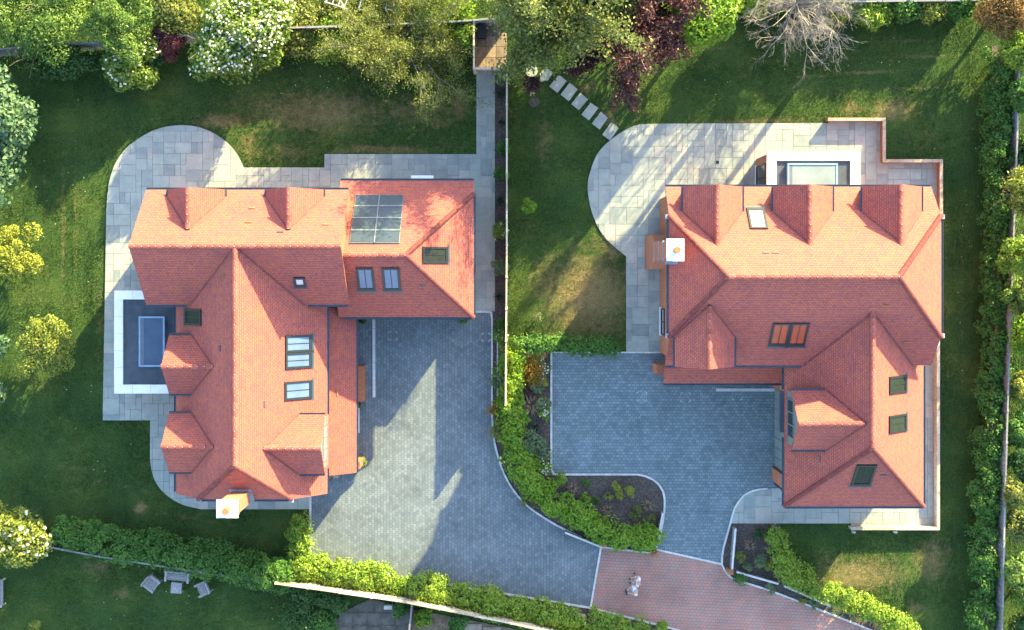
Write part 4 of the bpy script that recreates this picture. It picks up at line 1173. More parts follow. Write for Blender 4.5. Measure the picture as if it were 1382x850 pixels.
# low timber rails and posts beside the drives
def low_rail(pa, pb, h, label, rails=2, gap=0.0, mat='palewood'):
    a = P(*pa); b = P(*pb); root = thing('low_timber_rail', (a.x, a.y, 0), label, 'timber edging')
    d = (b - a); L = d.length; d.normalize(); n = Vector((-d.y, d.x, 0))
    for k in range(rails):
        o = n * (gap * (k - (rails - 1) / 2))
        MB().bar(a + o + Vector((0, 0, h / 2 + .02)), b + o + Vector((0, 0, h / 2 + .02)), .06, h).build('rail', M[mat], root)
        MB().bar(a + o + Vector((0, 0, h + .045)), b + o + Vector((0, 0, h + .045)), .10, .05).build('cap_rail', M['kerb' if mat == 'wood' else mat], root)
    for t in (0.02, 0.5, 0.98):
        c = a.lerp(b, t)
        MB().bar(c - n * (gap / 2 + .06) + Vector((0, 0, h / 2)), c + n * (gap / 2 + .06) + Vector((0, 0, h / 2)), .08, h - .06).build('post', M[mat], root)
    return root
low_rail((762, 716), (812, 736), .42, 'low timber rail on the driveway side of the curved bed', mat='wood', rails=1)
low_rail((886, 725), (893, 690), .45, 'low timber rail at the right tip of the island bed', mat='wood', rails=1)
low_rail((985, 768), (990, 710), .55, 'low grey timber rail at the left of the spiky plant bed', mat='wood', rails=1)
low_rail((992, 769), (1048, 785), .40, 'low timber rail along the red drive, nearer the corner post', mat='wood', rails=1)
low_rail((1056, 788), (1118, 815), .40, 'low timber rail along the red drive, half under the hedge', mat='wood', rails=1)
low_rail((741, 820), (788, 834), .50, 'pale sunlit timber frame standing in the bottom hedge', rails=2, gap=.34, mat='palewood')
for (a, b, lab) in ((815, 731, 'short rusty post where the grey driveway meets the red drive'), (882, 744, 'short rusty post at the bottom tip of the island bed'), (983, 768, 'broad rusty post at the corner of the spiky plant bed')):
    p = P(a, b); m_ = MB(); m_.box(p.x - .13, p.x + .13, p.y - .13, p.y + .13, 0, .62)
    m_.hexa([(p.x - .15, p.y - .15, .62), (p.x + .15, p.y - .15, .62), (p.x + .15, p.y + .15, .62), (p.x - .15, p.y + .15, .62)], [(p.x - .04, p.y - .04, .72), (p.x + .04, p.y - .04, .72), (p.x + .04, p.y + .04, .72), (p.x - .04, p.y + .04, .72)])
    tag(m_.build('gate_post', M['rust']), lab, 'post')

# drainage channels
def drain(pa, pb, label, n):
    a = P(*pa); b = P(*pb); root = thing('drain_channel', (a.x, a.y, 0), label, 'drain')
    for k in range(n):
        p0 = a.lerp(b, k / n + .002); p1 = a.lerp(b, (k + 1) / n - .002)
        MB().bar(p0 + Vector((0, 0, .045)), p1 + Vector((0, 0, .045)), .14, .03).build('grating', M['kerb'], root)
    d = (b - a).normalized(); s = Vector((-d.y, d.x, 0))
    for q in (-1, 1): MB().bar(a + s * q * .085 + Vector((0, 0, .042)), b + s * q * .085 + Vector((0, 0, .042)), .02, .035).build('edge', M['lead'], root)
drain((504.5, 420), (505, 536), 'long pale drain strip on the left driveway below the garage', 5)
drain((966, 526), (1047, 526), 'pale drain strip on the right driveway below the lean-to roof', 4)

# recessed inspection covers: pale frame corners set in the paving
def cover(px, py, label, r=.26, full=False, zb=.034):
    p = P(px, py); root = thing('inspection_cover', (p.x, p.y, 0), label, 'manhole cover', 'recessed covers in the driveways')
    L = .12
    for sx in (-1, 1):
        for sy in (-1, 1):
            m_ = MB(); x = p.x + sx * r; y = p.y + sy * r
            m_.bar((x, y - sy * .03, zb + .006), (x - sx * L, y, zb + .006), .025, .014); m_.bar((x, y - sy * .03, zb + .0065), (x, y - sy * L, zb + .0065), .025, .013)
            m_.build('frame_corner', M['kerb'], root)
cover(866, 535, 'recessed cover on the right driveway, leftmost of three in a row')
cover(925, 536, 'recessed cover on the right driveway, middle of three in a row')
cover(995, 533, 'recessed cover just below the right drain strip')
cover(530, 453, 'recessed round cover beside the long left drain strip', .24)
cover(656, 455, 'recessed cover near the right kerb of the left driveway', .22)

# round cover on the patio by the right wing
p = P(1052, 674); m_ = MB(); m_.tube((p.x, p.y, .05), (p.x, p.y, .075), .1, .1, 14)
tag(m_.build('manhole', M['lead']), 'small round lid in the paving at the corner of the right wing', 'manhole cover')
p = P(968, 219); tag(MB().box(p.x - .08, p.x + .08, p.y - .08, p.y + .08, .05, .075).build('drain_grate', M['frame']), 'small dark square grate in the sunlit upper right patio', 'drain grate')

# ------------------------------------------------------------------ garden furniture (silvered timber)
def furn(name, px, py, rz, w_, d_, label, cat, back=True):
    """slatted seat with arms; local +y is its back"""
    p = P(px, py); r = thing(name, (p.x, p.y, 0), label, cat, rz=math.radians(rz))
    wm = M['greywood']
    def L(m_, nm): return m_.build(nm, wm, r, local=True)
    ns = max(5, int(d_ / .085))
    for i in range(ns):
        y = -d_ / 2 + d_ * i / ns
        L(MB().box(-w_ / 2, w_ / 2, y + .008, y + d_ / ns - .008, .40, .425), 'slat')
    for sx in (-1, 1):
        L(MB().box(sx * w_ / 2 - .03 + (0 if sx < 0 else 0), sx * w_ / 2 + .03, -d_ / 2, -d_ / 2 + .07, 0, .62), 'leg')
        L(MB().box(sx * w_ / 2 - .03, sx * w_ / 2 + .03, d_ / 2, d_ / 2 + .06, 0, .92), 'leg')
        L(MB().box(sx * w_ / 2 - .055, sx * w_ / 2 + .055, -d_ / 2 - .04, d_ / 2, .62, .655), 'armrest')
        L(MB().box(sx * w_ / 2 - .02, sx * w_ / 2 + .02, -d_ / 2 + .07, d_ / 2, .34, .40), 'side_rail')
    L(MB().box(-w_ / 2 + .03, w_ / 2 - .03, -d_ / 2 + .01, -d_ / 2 + .05, .33, .40), 'front_rail')
    nb = int(w_ / .11)
    for i in range(nb):
        x = -w_ / 2 + .05 + (w_ - .1) * i / nb
        L(MB().hexa([(x, d_ / 2 + .0, .45), (x + .06, d_ / 2, .45), (x + .06, d_ / 2 + .02, .45), (x, d_ / 2 + .02, .45)], [(x, d_ / 2 + .06, .88), (x + .06, d_ / 2 + .06, .88), (x + .06, d_ / 2 + .08, .88), (x, d_ / 2 + .08, .88)]), 'back_slat')
    L(MB().box(-w_ / 2 + .03, w_ / 2 - .03, d_ / 2 + .04, d_ / 2 + .09, .88, .95), 'top_rail')
    return r
furn('garden_chair', 209, 784, 52, .62, .62, 'grey timber garden chair at the left of the bench', 'chair').__setitem__('group', 'garden furniture')
furn('garden_chair', 277, 791, -66, .62, .60, 'grey timber garden chair at the right of the table, partly under hedge', 'chair').__setitem__('group', 'garden furniture')
furn('garden_bench', 243, 774.5, -5, 1.2, .52, 'grey timber garden bench backed against the dark hedge', 'bench')
p = P(241, 790.5); tb = thing('garden_table', (p.x, p.y, 0), 'small square grey timber table in front of the bench', 'table', rz=math.radians(-4))
for i in range(6): MB().box(-.29 + i * .097, -.29 + i * .097 + .09, -.29, .29, .42, .45).build('slat', M['greywood'], tb, local=True)
for sx in (-1, 1):
    for sy in (-1, 1): MB().box(sx * .25 - .03, sx * .25 + .03, sy * .25 - .03, sy * .25 + .03, 0, .42).build('leg', M['greywood'], tb, local=True)
    MB().box(sx * .25 - .02, sx * .25 + .02, -.22, .22, .35, .419).build('rail', M['greywood'], tb, local=True)
for k, (dx, lab) in enumerate(((-.05, 'larger white cup on the small garden table'), (.09, 'smaller white cup on the small garden table'))):
    m_ = MB(); q = (p.x + dx, p.y + .0); r_ = .042 - .01 * k
    m_.tube((q[0], q[1], .45), (q[0], q[1], .54), r_ * .75, r_, 10, cap=False); m_.tube((q[0], q[1], .452), (q[0], q[1], .47), r_ * .76, r_ * .8, 10)
    tag(m_.build('cup', M['white']), lab, 'cup')
furn('garden_bench', 2, 797, 90, 1.35, .5, 'grey timber bench cut off by the left edge below the white-flowered shrub', 'bench')
# small white stone block behind the bottom fence
p = P(519, 815); q = P(530, 820); tag(MB().box(p.x, q.x, q.y, p.y, 0, .35).build('stone_step', M['kerb']), 'pale stone block under the sunlit fence at the bottom', 'step')
# pale lattice frames lying in the neighbour's shrubs at the top
for k, (x0, lab) in enumerate(((452, 'white ladder-like frame among the shrubs at the top, left one'), (492, 'white metal post among the shrubs at the top, middle one'), (528, 'white metal post among the shrubs at the top, right one'))):
    a = P(x0, -14, 1.9); b = P(x0 + 14 if k == 0 else x0 - 8, 12, 1.9)
    r = thing('trellis_frame', (a.x, a.y, 0), lab, 'frame')
    MB().bar(a, b, .05, .05).build('rail', M['kerb'], r)
    c = P(x0 + 4, -14, 1.9); dv = Vector((.8, -.15, 0))
    if k == 0:
        MB().bar(P(x0 - 14, 2, 1.9), P(x0 + 18, 12, 1.9), .05, .05).build('rail', M['kerb'], r)
        for q in range(4): MB().bar(P(x0 - 12 + q * 8, 3 + q * 2.6, 1.91), P(x0 - 6 + q * 8, -12 + q * 2.6, 1.91), .035, .035).build('rung', M['kerb'], r)
    else: MB().bar(b, b + dv * .5, .04, .04).build('rail', M['kerb'], r)
    for e in (a, b): MB().bar((e.x, e.y, 0), (e.x, e.y, 1.87), .05, .05, up=(0, 1, 0)).build('post', M['kerb'], r)

# ================================================================== VEGETATION
LM = dict(
    soft=leaf_mat('soft_green', (0.060, 0.150, 0.028), (0.25, 0.35, 0.065)),
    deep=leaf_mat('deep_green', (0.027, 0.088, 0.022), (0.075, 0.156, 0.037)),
    blue=leaf_mat('blue_green', (0.058, 0.137, 0.072), (0.156, 0.247, 0.111)),
    flow=leaf_mat('blossom_tree_green', (0.084, 0.175, 0.025), (0.224, 0.294, 0.049)),
    bright=leaf_mat('bright_green', (0.106, 0.237, 0.015), (0.263, 0.400, 0.037)),
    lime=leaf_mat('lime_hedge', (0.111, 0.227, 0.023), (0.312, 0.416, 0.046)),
    laurel=leaf_mat('laurel_green', (0.041, 0.128, 0.024), (0.121, 0.257, 0.041)),
    yellow=leaf_mat('golden', (0.20, 0.24, 0.025), (0.42, 0.44, 0.07)),
    gold2=leaf_mat('golden_green', (0.11, 0.18, 0.03), (0.36, 0.37, 0.06)),
    olive=leaf_mat('olive_yellow', (0.10, 0.15, 0.028), (0.29, 0.30, 0.065)),
    grey=leaf_mat('olive_green', (0.085, 0.135, 0.03), (0.26, 0.28, 0.07)),
    purple=leaf_mat('purple', (0.036, 0.015, 0.021), (0.125, 0.046, 0.048)),
    maroon=leaf_mat('maroon', (0.075, 0.022, 0.030), (0.24, 0.072, 0.065)),
    rusty=leaf_mat('rusty', (0.14, 0.085, 0.022), (0.33, 0.19, 0.06)),
    pale=leaf_mat('pale_sage', (0.11, 0.18, 0.08), (0.24, 0.31, 0.15)),
    orange=leaf_mat('orange_mixed', (0.12, 0.15, 0.02), (0.48, 0.20, 0.02)),
    spike=leaf_mat('brown_spike', (0.14, 0.095, 0.055), (0.34, 0.25, 0.16), 0.15),
    dspike=leaf_mat('dark_spike', (0.015, 0.03, 0.018), (0.05, 0.075, 0.04), 0.15),
)
def unit(a): return a / np.maximum(np.linalg.norm(a, axis=1, keepdims=True), 1e-9)
def leaf_object(name, pts, nrm, size, mat, parent, aspect=0.5, jit=0.7, tint=None, stuff=True):
    n = len(pts)
    nr = unit(nrm + rng.normal(0, jit, (n, 3)))
    u = unit(np.cross(nr, rng.normal(0, 1, (n, 3)))); v = np.cross(nr, u)
    s = (size * rng.uniform(0.65, 1.3, n))[:, None]
    V = np.empty((n, 4, 3), np.float32)
    V[:, 0] = pts + u * s; V[:, 1] = pts + v * s * aspect + nr * s * 0.22; V[:, 2] = pts - u * s; V[:, 3] = pts - v * s * aspect + nr * s * 0.22
    me = bpy.data.meshes.new(name)
    me.vertices.add(n * 4); me.vertices.foreach_set('co', V.reshape(-1))
    me.loops.add(n * 4); me.loops.foreach_set('vertex_index', np.arange(n * 4, dtype=np.int32))
    me.polygons.add(n); me.polygons.foreach_set('loop_start', np.arange(0, n * 4, 4, dtype=np.int32))
    me.materials.append(mat)
    if tint is None: tint = rng.beta(2, 2, n)
    a = me.attributes.new('tint', 'FLOAT', 'POINT'); a.data.foreach_set('value', np.repeat(np.clip(tint, 0, 1), 4).astype(np.float32))
    me.update()
    o = bpy.data.objects.new(name, me); COL.objects.link(o); setpar(o, parent)
    return o

def branch_tree(base, top_r, height, n_main, seed, levels=3, droop=0.0, spread=1.0, rad=0.12, trunk_h=0.35, center=None):
    """returns (segments, tips). Recursive limbs from a tapered trunk."""
    rd = random.Random(seed); segs = []; tips = []
    b = Vector(base); t = Vector((b.x, b.y, height * trunk_h))
    if center is not None: t = t.lerp(Vector((center[0], center[1], t.z)), 0.35)
    m1 = b.lerp(t, .5) + Vector((rd.uniform(-.05, .05), rd.uniform(-.05, .05), 0))
    segs.append((b, m1, rad * 1.25, rad * 1.05)); segs.append((m1, t, rad * 1.05, rad * .85))
    def grow(p, d, L, r, lev):
        k = 3; q = p; dd = d.copy()
        for i in range(k):
            dd = (dd + Vector((rd.gauss(0, .16), rd.gauss(0, .16), rd.gauss(0, .10) - droop * (0.5 if lev > 1 else .15)))).normalized()
            e = q + dd * L / k
            if e.z < .25: e.z = .25
            r1 = r * (1 - .22 * (i + 1) / 1.2) if i < 2 else r * .5
            segs.append((q, e, r * (1 - .2 * i), max(.004, r * (1 - .2 * (i + 1)))))
            if lev < levels:
                for c in range(rd.choice((1, 2, 2)) if lev < levels - 1 else 2):
                    ang = rd.uniform(.45, 1.0) * rd.choice((-1, 1))
                    ax = Vector((rd.gauss(0, 1), rd.gauss(0, 1), rd.gauss(0, 1) + 1.0)).normalized()
                    nd = (Matrix.Rotation(ang, 3, ax) @ dd).normalized()
                    grow(q.lerp(e, rd.uniform(.3, 1)), nd, L * rd.uniform(.42, .62), r * .5, lev + 1)
            if lev >= levels - 1: tips.append((q.lerp(e, .5), dd)); tips.append((e, dd))
            q = e
    for i in range(n_main):
        a = 6.283 * (i + rd.uniform(-.3, .3)) / n_main
        up = rd.uniform(.25, .95)
        fl = rd.uniform(.55, 1.0)
        d = Vector((math.cos(a) * top_r * fl * spread, math.sin(a) * top_r * fl * spread, up * (height - t.z) * .8))
        L = d.length * rd.uniform(.8, 1.0); d.normalize()
        grow(t + Vector((0, 0, rd.uniform(-.25, .1) * height * .3)), d, L, rad * .55, 1)
    d = Vector((rd.gauss(0, .1), rd.gauss(0, .1), 1)).normalized()
    grow(t, d, (height - t.z) * .85, rad * .7, 1)
    return segs, tips
def wood_mesh(name, segs, mat, parent, minr=0.0, sides=5):
    m_ = MB()
    for a, b, r0, r1 in segs:
        if r0 >= minr: m_.tube(a, b, max(r0, .006), max(r1, .004), 6 if r0 > .06 else (4 if r0 > .02 else 3), cap=False)
    return m_.build(name, mat, parent)

def clumpy(center, R, Rz, nclump, nleaf, rd, clump_r=(0.2, 0.36), low=-0.35):
    """leaf points of a crown made of leaf clumps on an uneven ellipsoid"""
    pts = []; nrm = []; tint = []
    per = nleaf // nclump
    ph = rd.uniform(0, 6.28, 3); am = rd.uniform(.06, .2, 3)
    for k in range(nclump):
        d = rd.normal(0, 1, 3); d /= np.linalg.norm(d)
        if d[2] < low: d[2] = -d[2] * .6
        rr = rd.uniform(.30, 1.0) ** .6
        az = math.atan2(d[1], d[0]); rr *= 1 + am[0] * math.sin(az + ph[0]) + am[1] * math.sin(2 * az + ph[1]) + am[2] * math.sin(3 * az + ph[2])
        c = center + d * np.array([R[0], R[1], Rz]) * rr * .82
        cr = min(R[0], R[1]) * rd.uniform(*clump_r)
        q = rd.normal(0, 1, (per, 3)); q /= np.linalg.norm(q, axis=1, keepdims=True)
        rad = cr * rd.uniform(.35, 1.0, per) ** .5
        sc = np.array([1.15, 1.15, .75])
        p = c + q * rad[:, None] * sc
        pts.append(p); nrm.append(q * .7 + np.array([0, 0, .55]))
        tint.append(np.clip(rd.normal(rd.uniform(.3, .7), .2, per), 0, 1))
    # thin inner fill
    m = nleaf // 10
    q = rd.normal(0, 1, (m, 3)); q /= np.linalg.norm(q, axis=1, keepdims=True)
    p = center + q * np.array([R[0], R[1], Rz]) * (rd.uniform(0, .8, m) ** .5)[:, None]
    pts.append(p); nrm.append(q + np.array([0, 0, .6])); tint.append(rd.uniform(0, .6, m))
    pts = np.concatenate(pts); ok = pts[:, 2] > .06
    return pts[ok], np.concatenate(nrm)[ok], np.concatenate(tint)[ok]

seedc = [100]
def crown_tree(name, px, py, rpx, h, mat, label, cat='tree', n=9000, size=.13, ncl=None, rz=None, flowers=0, fmat='petal', fsize=.09, bark='bark', trunk=True, ry=None, aspect=.5, group=None, clump_r=(.2, .36)):
    seedc[0] += 1; rd = np.random.default_rng(seedc[0])
    hc = h * .62
    R = rpx * (CAMH - hc) / FOC; Ry = (ry or rpx) * (CAMH - hc) / FOC
    c = P(px, py, hc); Rz = rz or max(.3, h - hc)
    root = thing(name, (c.x, c.y, 0), label, cat, group)
    cc = np.array([c.x, c.y, hc])
    pts, nr, ti = clumpy(cc, (R, Ry), Rz, ncl or max(10, int(n / 260)), n, rd, clump_r)
    crown = leaf_object('crown' if trunk else 'foliage', pts, nr, size, LM[mat], root, aspect, .55, ti)
    segs, tips = branch_tree((c.x, c.y, 0), min(R, Ry) * .8, h * .9, 5, seedc[0], levels=2, rad=max(.03, .028 * h), trunk_h=.3)
    wood_mesh('trunk' if trunk else 'stem', segs, M[bark], root)
    if flowers:
        k = rd.choice(len(pts), flowers * 4, replace=True)
        d = unit(pts[k] - cc)
        up = np.argsort(-(d[:, 2] + np.linalg.norm((pts[k] - cc) / np.array([R, Ry, Rz]), axis=1)))[:flowers]
        fp = pts[k][up] + d[up] * .06 + np.array([0, 0, .05])
        # each blossom a small head of four petals
        fp4 = np.repeat(fp, 4, 0) + rd.normal(0, fsize * .35, (len(fp) * 4, 3))
        leaf_object('blossom', fp4, np.tile([0, 0, 1.0], (len(fp4), 1)) + d[up].repeat(4, 0) * .4, fsize, M[fmat], root, .8, .35)
    return root

def wispy_tree(name, px, py, rpx, h, mat, label, n_main=9, per=16, size=.085, bark='palebark', droop=.15, rad=.10, levels=3, seed=1, cat='tree', spreadl=.22, leaf_per=None, spread=1.0, minr=0.0, aspect=.45, trunk_h=.35):
    c = P(px, py, h * .6); R = rpx * (CAMH - h * .6) / FOC
    rd = np.random.default_rng(seed)
    root = thing(name, (c.x, c.y, 0), label, cat)
    segs, tips = branch_tree((c.x, c.y, 0), R, h, n_main, seed, levels, droop, spread, rad, trunk_h=trunk_h)
    wood_mesh('trunk', segs, M[bark], root, minr)
    if mat:
        tp = np.array([t[0][:] for t in tips]); td = np.array([t[1][:] for t in tips])
        k = np.repeat(np.arange(len(tp)), per)
        pts = tp[k] + rd.normal(0, spreadl, (len(k), 3)) * np.array([1, 1, .7]) + td[k] * rd.uniform(-.2, .3, (len(k), 1))
        base = rd.uniform(.2, .8, len(tp))
        ok = pts[:, 2] > .1
        leaf_object('crown', pts[ok], (rd.normal(0, .5, pts.shape) + np.array([0, 0, 1]))[ok], size, LM[mat], root, aspect, .6, np.clip(base[k] + rd.normal(0, .18, len(k)), 0, 1)[ok])
    return root

def hedge(pxpath, wpx, h, mat, label, dens=420, size=.085, seed=1, hvar=.16, wvar=.25):
    rd = np.random.default_rng(seed)
    path = G(smooth_path(pxpath, 8)); path = [(x * (CAMH - h * .6) / CAMH, y * (CAMH - h * .6) / CAMH) for x, y in path]
    W = wpx * .04
    root = thing('hedge', (path[0][0], path[0][1], 0), label, 'hedge')
    P_, N_, T_ = [], [], []; stems = MB()
    s_acc = 0; L = sum(math.dist(path[i], path[i + 1]) for i in range(len(path) - 1))
    n_cl = int(L * W * 27); per = max(8, int(dens * 4.2 * L * W / n_cl)); size *= .82
    cum = [0]
    for i in range(len(path) - 1): cum.append(cum[-1] + math.dist(path[i], path[i + 1]))
    for k in range(n_cl):
        s = rd.uniform(0, L); i = max(0, min(len(path) - 2, np.searchsorted(cum, s) - 1))
        t = (s - cum[i]) / max(1e-6, cum[i + 1] - cum[i])
        p = np.array(path[i]) * (1 - t) + np.array(path[i + 1]) * t
        d = np.array(path[i + 1]) - np.array(path[i]); d /= np.linalg.norm(d); nn = np.array([-d[1], d[0]])
        wv = 1 + wvar * math.sin(s * 2.1 + seed) * .6 + wvar * math.sin(s * 5.3 + 2 * seed) * .4
        off = rd.uniform(-1, 1) * W / 2 * wv
        prof = 1 - .45 * (abs(off) / (W / 2 * wv)) ** 2
        hh = h * (1 + hvar * (math.sin(s * 1.7 + seed * 3) * .5 + math.sin(s * 4.4 + seed) * .5)) * prof * rd.uniform(.45, 1.0) ** .5
        c = np.array([p[0] + nn[0] * off, p[1] + nn[1] * off, hh])
        cr = rd.uniform(.10, .25) if k % 3 else rd.uniform(.3, .45)
        q = rd.normal(0, 1, (per, 3)); q /= np.linalg.norm(q, axis=1, keepdims=True)
        pp = c + q * cr * (rd.uniform(.2, 1, (per, 1)) ** .5) * np.array([1.1, 1.1, .8])
        P_.append(pp); N_.append(q * .6 + np.array([nn[0] * off * .5, nn[1] * off * .5, .7])); T_.append(np.clip(rd.normal(rd.uniform(.25, .75), .18, per), 0, 1))
        if k % 6 == 0: stems.tube((p[0] + nn[0] * off * .4, p[1] + nn[1] * off * .4, 0), tuple(c), .02, .008, 4, cap=False)
    pts = np.concatenate(P_); ok = pts[:, 2] > .05
    leaf_object('foliage', pts[ok], np.concatenate(N_)[ok], size, LM[mat], root, .5, .5, np.concatenate(T_)[ok])
    stems.build('stems', M['bark'], root)['kind'] = 'stuff'
    return root

def spiky(px, py, rpx, mat, label, n=34, h=.6, cat='plant'):
    p = P(px, py, .2); R = rpx * .04; root = thing('spiky_plant', (p.x, p.y, 0), label, cat)
    V = []; F = []; tint = []
    for i in range(n):
        a = random.uniform(0, 6.28); el = random.uniform(.15, 1.25); L = R * random.uniform(.8, 1.15)
        d = Vector((math.cos(a) * math.cos(el), math.sin(a) * math.cos(el), math.sin(el))); s = Vector((-math.sin(a), math.cos(a), 0)) * .022
        b = Vector((p.x, p.y, .1)); m1 = b + d * L * .6 + Vector((0, 0, .06)); e = b + Vector((d.x, d.y, d.z * .6)) * L * 1.15
        k = len(V); V += [b - s * .6, b + s * .6, m1 + s, m1 - s, e]; F += [(k, k + 1, k + 2, k + 3), (k + 3, k + 2, k + 4)]
        tint += [random.random()] * 5
    o = mesh_obj('leaves', V, F, LM[mat], root)
    a = o.data.attributes.new('tint', 'FLOAT', 'POINT'); a.data.foreach_set('value', tint)
    m_ = MB(); m_.tube((p.x, p.y, 0), (p.x, p.y, .16), .05, .04, 6); m_.build('stem', M['bark'], root)
    return root

def shrub(px, py, rpx, h, mat, label, n=900, size=.055, flowers=0, cat='shrub', fmat='petal', fsize=.03, ry=None, name='shrub', aspect=.5):
    return crown_tree(name, px, py, rpx, h, mat, label, cat, n=n, size=size, ncl=max(7, n // 90), flowers=flowers, fmat=fmat, fsize=fsize, trunk=False, ry=ry, aspect=aspect, clump_r=(.25, .45))

# ---- trees along the top
crown_tree('broadleaf_tree', 48, 16, 94, 3.7, 'soft', 'big soft green tree filling the upper left corner', n=26000, size=.085, ncl=52, clump_r=(.11, .22), aspect=.35)
crown_tree('broadleaf_tree', 160, 32, 64, 3.6, 'soft', 'soft green rounded tree between the corner tree and the purple-red shrub', n=15000, size=.085, ncl=36, clump_r=(.12, .25), aspect=.35)
crown_tree('flowering_shrub', 172, 86, 40, 2.6, 'flow', 'green shrub with few white flowers below the upper left trees', 'shrub', n=8000, size=.10, flowers=70, fsize=.06)
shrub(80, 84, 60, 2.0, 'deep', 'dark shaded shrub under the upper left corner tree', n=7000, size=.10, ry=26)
crown_tree('red_leaved_shrub', 229, 52, 28, 2.4, 'maroon', 'round maroon-leaved shrub beside the white flowering tree', 'shrub', n=5000, size=.085, aspect=.35)
crown_tree('flowering_tree', 321, 55, 68, 3.9, 'flow', 'large tree covered in white blossom at the top', n=20000, size=.11, flowers=900, fsize=.052, ncl=60)
shrub(238, 14, 38, 2.8, 'olive', 'yellow-green shrub above the maroon shrub', n=6000, size=.09)
shrub(205, 78, 20, 1.6, 'deep', 'small dark green shrub just left of the maroon shrub', n=2000, size=.09)
shrub(402, 40, 34, 1.6, 'olive', 'olive shrub right beside the white flowering tree', n=6000, size=.08)
shrub(385, 8, 40, 1.8, 'grey', 'grey-green shrub at the top edge right of the flowering tree', n=5000, size=.08)
shrub(452, 52, 36, 1.5, 'lime', 'green shrub midway between the flowering tree and the yellow wispy tree', n=6000, size=.085)
shrub(450, 15, 30, 1.3, 'olive', 'low olive shrub under the white ladder frame', n=4000, size=.08)
shrub(492, 44, 30, 1.5, 'olive', 'olive shrub touching the left of the yellow wispy tree', n=5000, size=.08)
wispy_tree('wispy_tree', 543, 48, 86, 3.3, 'olive', 'spreading yellow-green wispy tree with pale twigs at the top', n_main=15, per=12, size=.065, droop=.10, rad=.08, levels=3, seed=21, spreadl=.17, aspect=.35)
shrub(600, 8, 38, 2.2, 'bright', 'bright green shrub at the top edge above the wispy tree', n=6000, size=.09)
shrub(505, 6, 32, 1.6, 'olive', 'mixed olive shrub at the top edge behind the white posts', n=4000, size=.08)
shrub(628, 48, 18, 2.0, 'lime', 'small green shrub squeezed left of the gate yard', n=2500, size=.085)
wispy_tree('broadleaf_tree', 752, -14, 80, 9.0, 'grey', 'broad olive-green tree with pale branches overhanging the gate yard', n_main=13, per=24, size=.085, droop=.12, rad=.13, levels=3, seed=5, spreadl=.25, aspect=.55)
wispy_tree('copper_beech', 838, 6, 96, 6.8, 'purple', 'purple-leaved tree with drooping pale branches at the top', n_main=14, per=15, size=.085, droop=.13, rad=.12, levels=3, seed=9, spreadl=.17, aspect=.6)
crown_tree('broadleaf_tree', 948, 18, 54, 5.2, 'bright', 'bright green tree right of the purple tree', n=14000, size=.11, ncl=42)
crown_tree('broadleaf_tree', 862, 30, 60, 3.2, 'bright', 'bright green tree showing through the purple tree', n=8000, size=.10)
wispy_tree('bare_tree', 1082, -2, 74, 4.6, None, 'leafless grey tree with tangled bare twigs at the top', n_main=26, levels=4, seed=14, rad=.075, droop=.06, bark='palebark')
crown_tree('broadleaf_tree', 1016, 4, 26, 2.6, 'lime', 'small yellow-green tree left of the leafless tree', n=4000, size=.1)
shrub(1130, 16, 22, 2.0, 'olive', 'small olive shrub right beside the leafless tree', n=2500, size=.09)
shrub(1172, 8, 32, 1.7, 'lime', 'yellow-green shrub right of the leafless tree, first of the top right row', n=5500, size=.095)
shrub(1222, 6, 28, 1.7, 'laurel', 'mid green shrub, second of the top right row', n=4500, size=.095)
shrub(1262, 4, 26, 1.7, 'gold2', 'golden green shrub, third of the top right row', n=4000, size=.09)
shrub(1298, 4, 26, 1.7, 'laurel', 'dark green shrub, last of the top right row', n=4000, size=.095)
crown_tree('rusty_tree', 1360, 14, 44, 4.0, 'rusty', 'rusty brown-leaved tree in the upper right corner', n=9000, size=.075, bark='palebark')
# tall slender trees rising just beyond the top edge
for a, b, h, r, lab in ((1030, -22, 7.6, .26, 'tall slender tree just beyond the top edge, left of the bare tree'), (1108, -42, 8.2, .22, 'tall slender tree beyond the top edge, right of the bare tree'), (1210, -70, 9.0, .22, 'tall slender tree beyond the top edge, farthest right')):
    c = P(a, b); root = thing('slender_tree', (c.x, c.y, 0), lab, 'tree')
    segs, tips = branch_tree((c.x, c.y, 0), .7, h, 5, int(a), levels=2, rad=r * .8, trunk_h=.72)
    wood_mesh('trunk', segs, M['bark'], root)
    tp = np.array([t[0][:] for t in tips]); k = np.repeat(np.arange(len(tp)), 3); pts = tp[k] + rng.normal(0, .16, (len(k), 3))
    leaf_object('crown', pts, np.tile([0, 0, 1.0], (len(k), 1)), .085, LM['grey'], root)
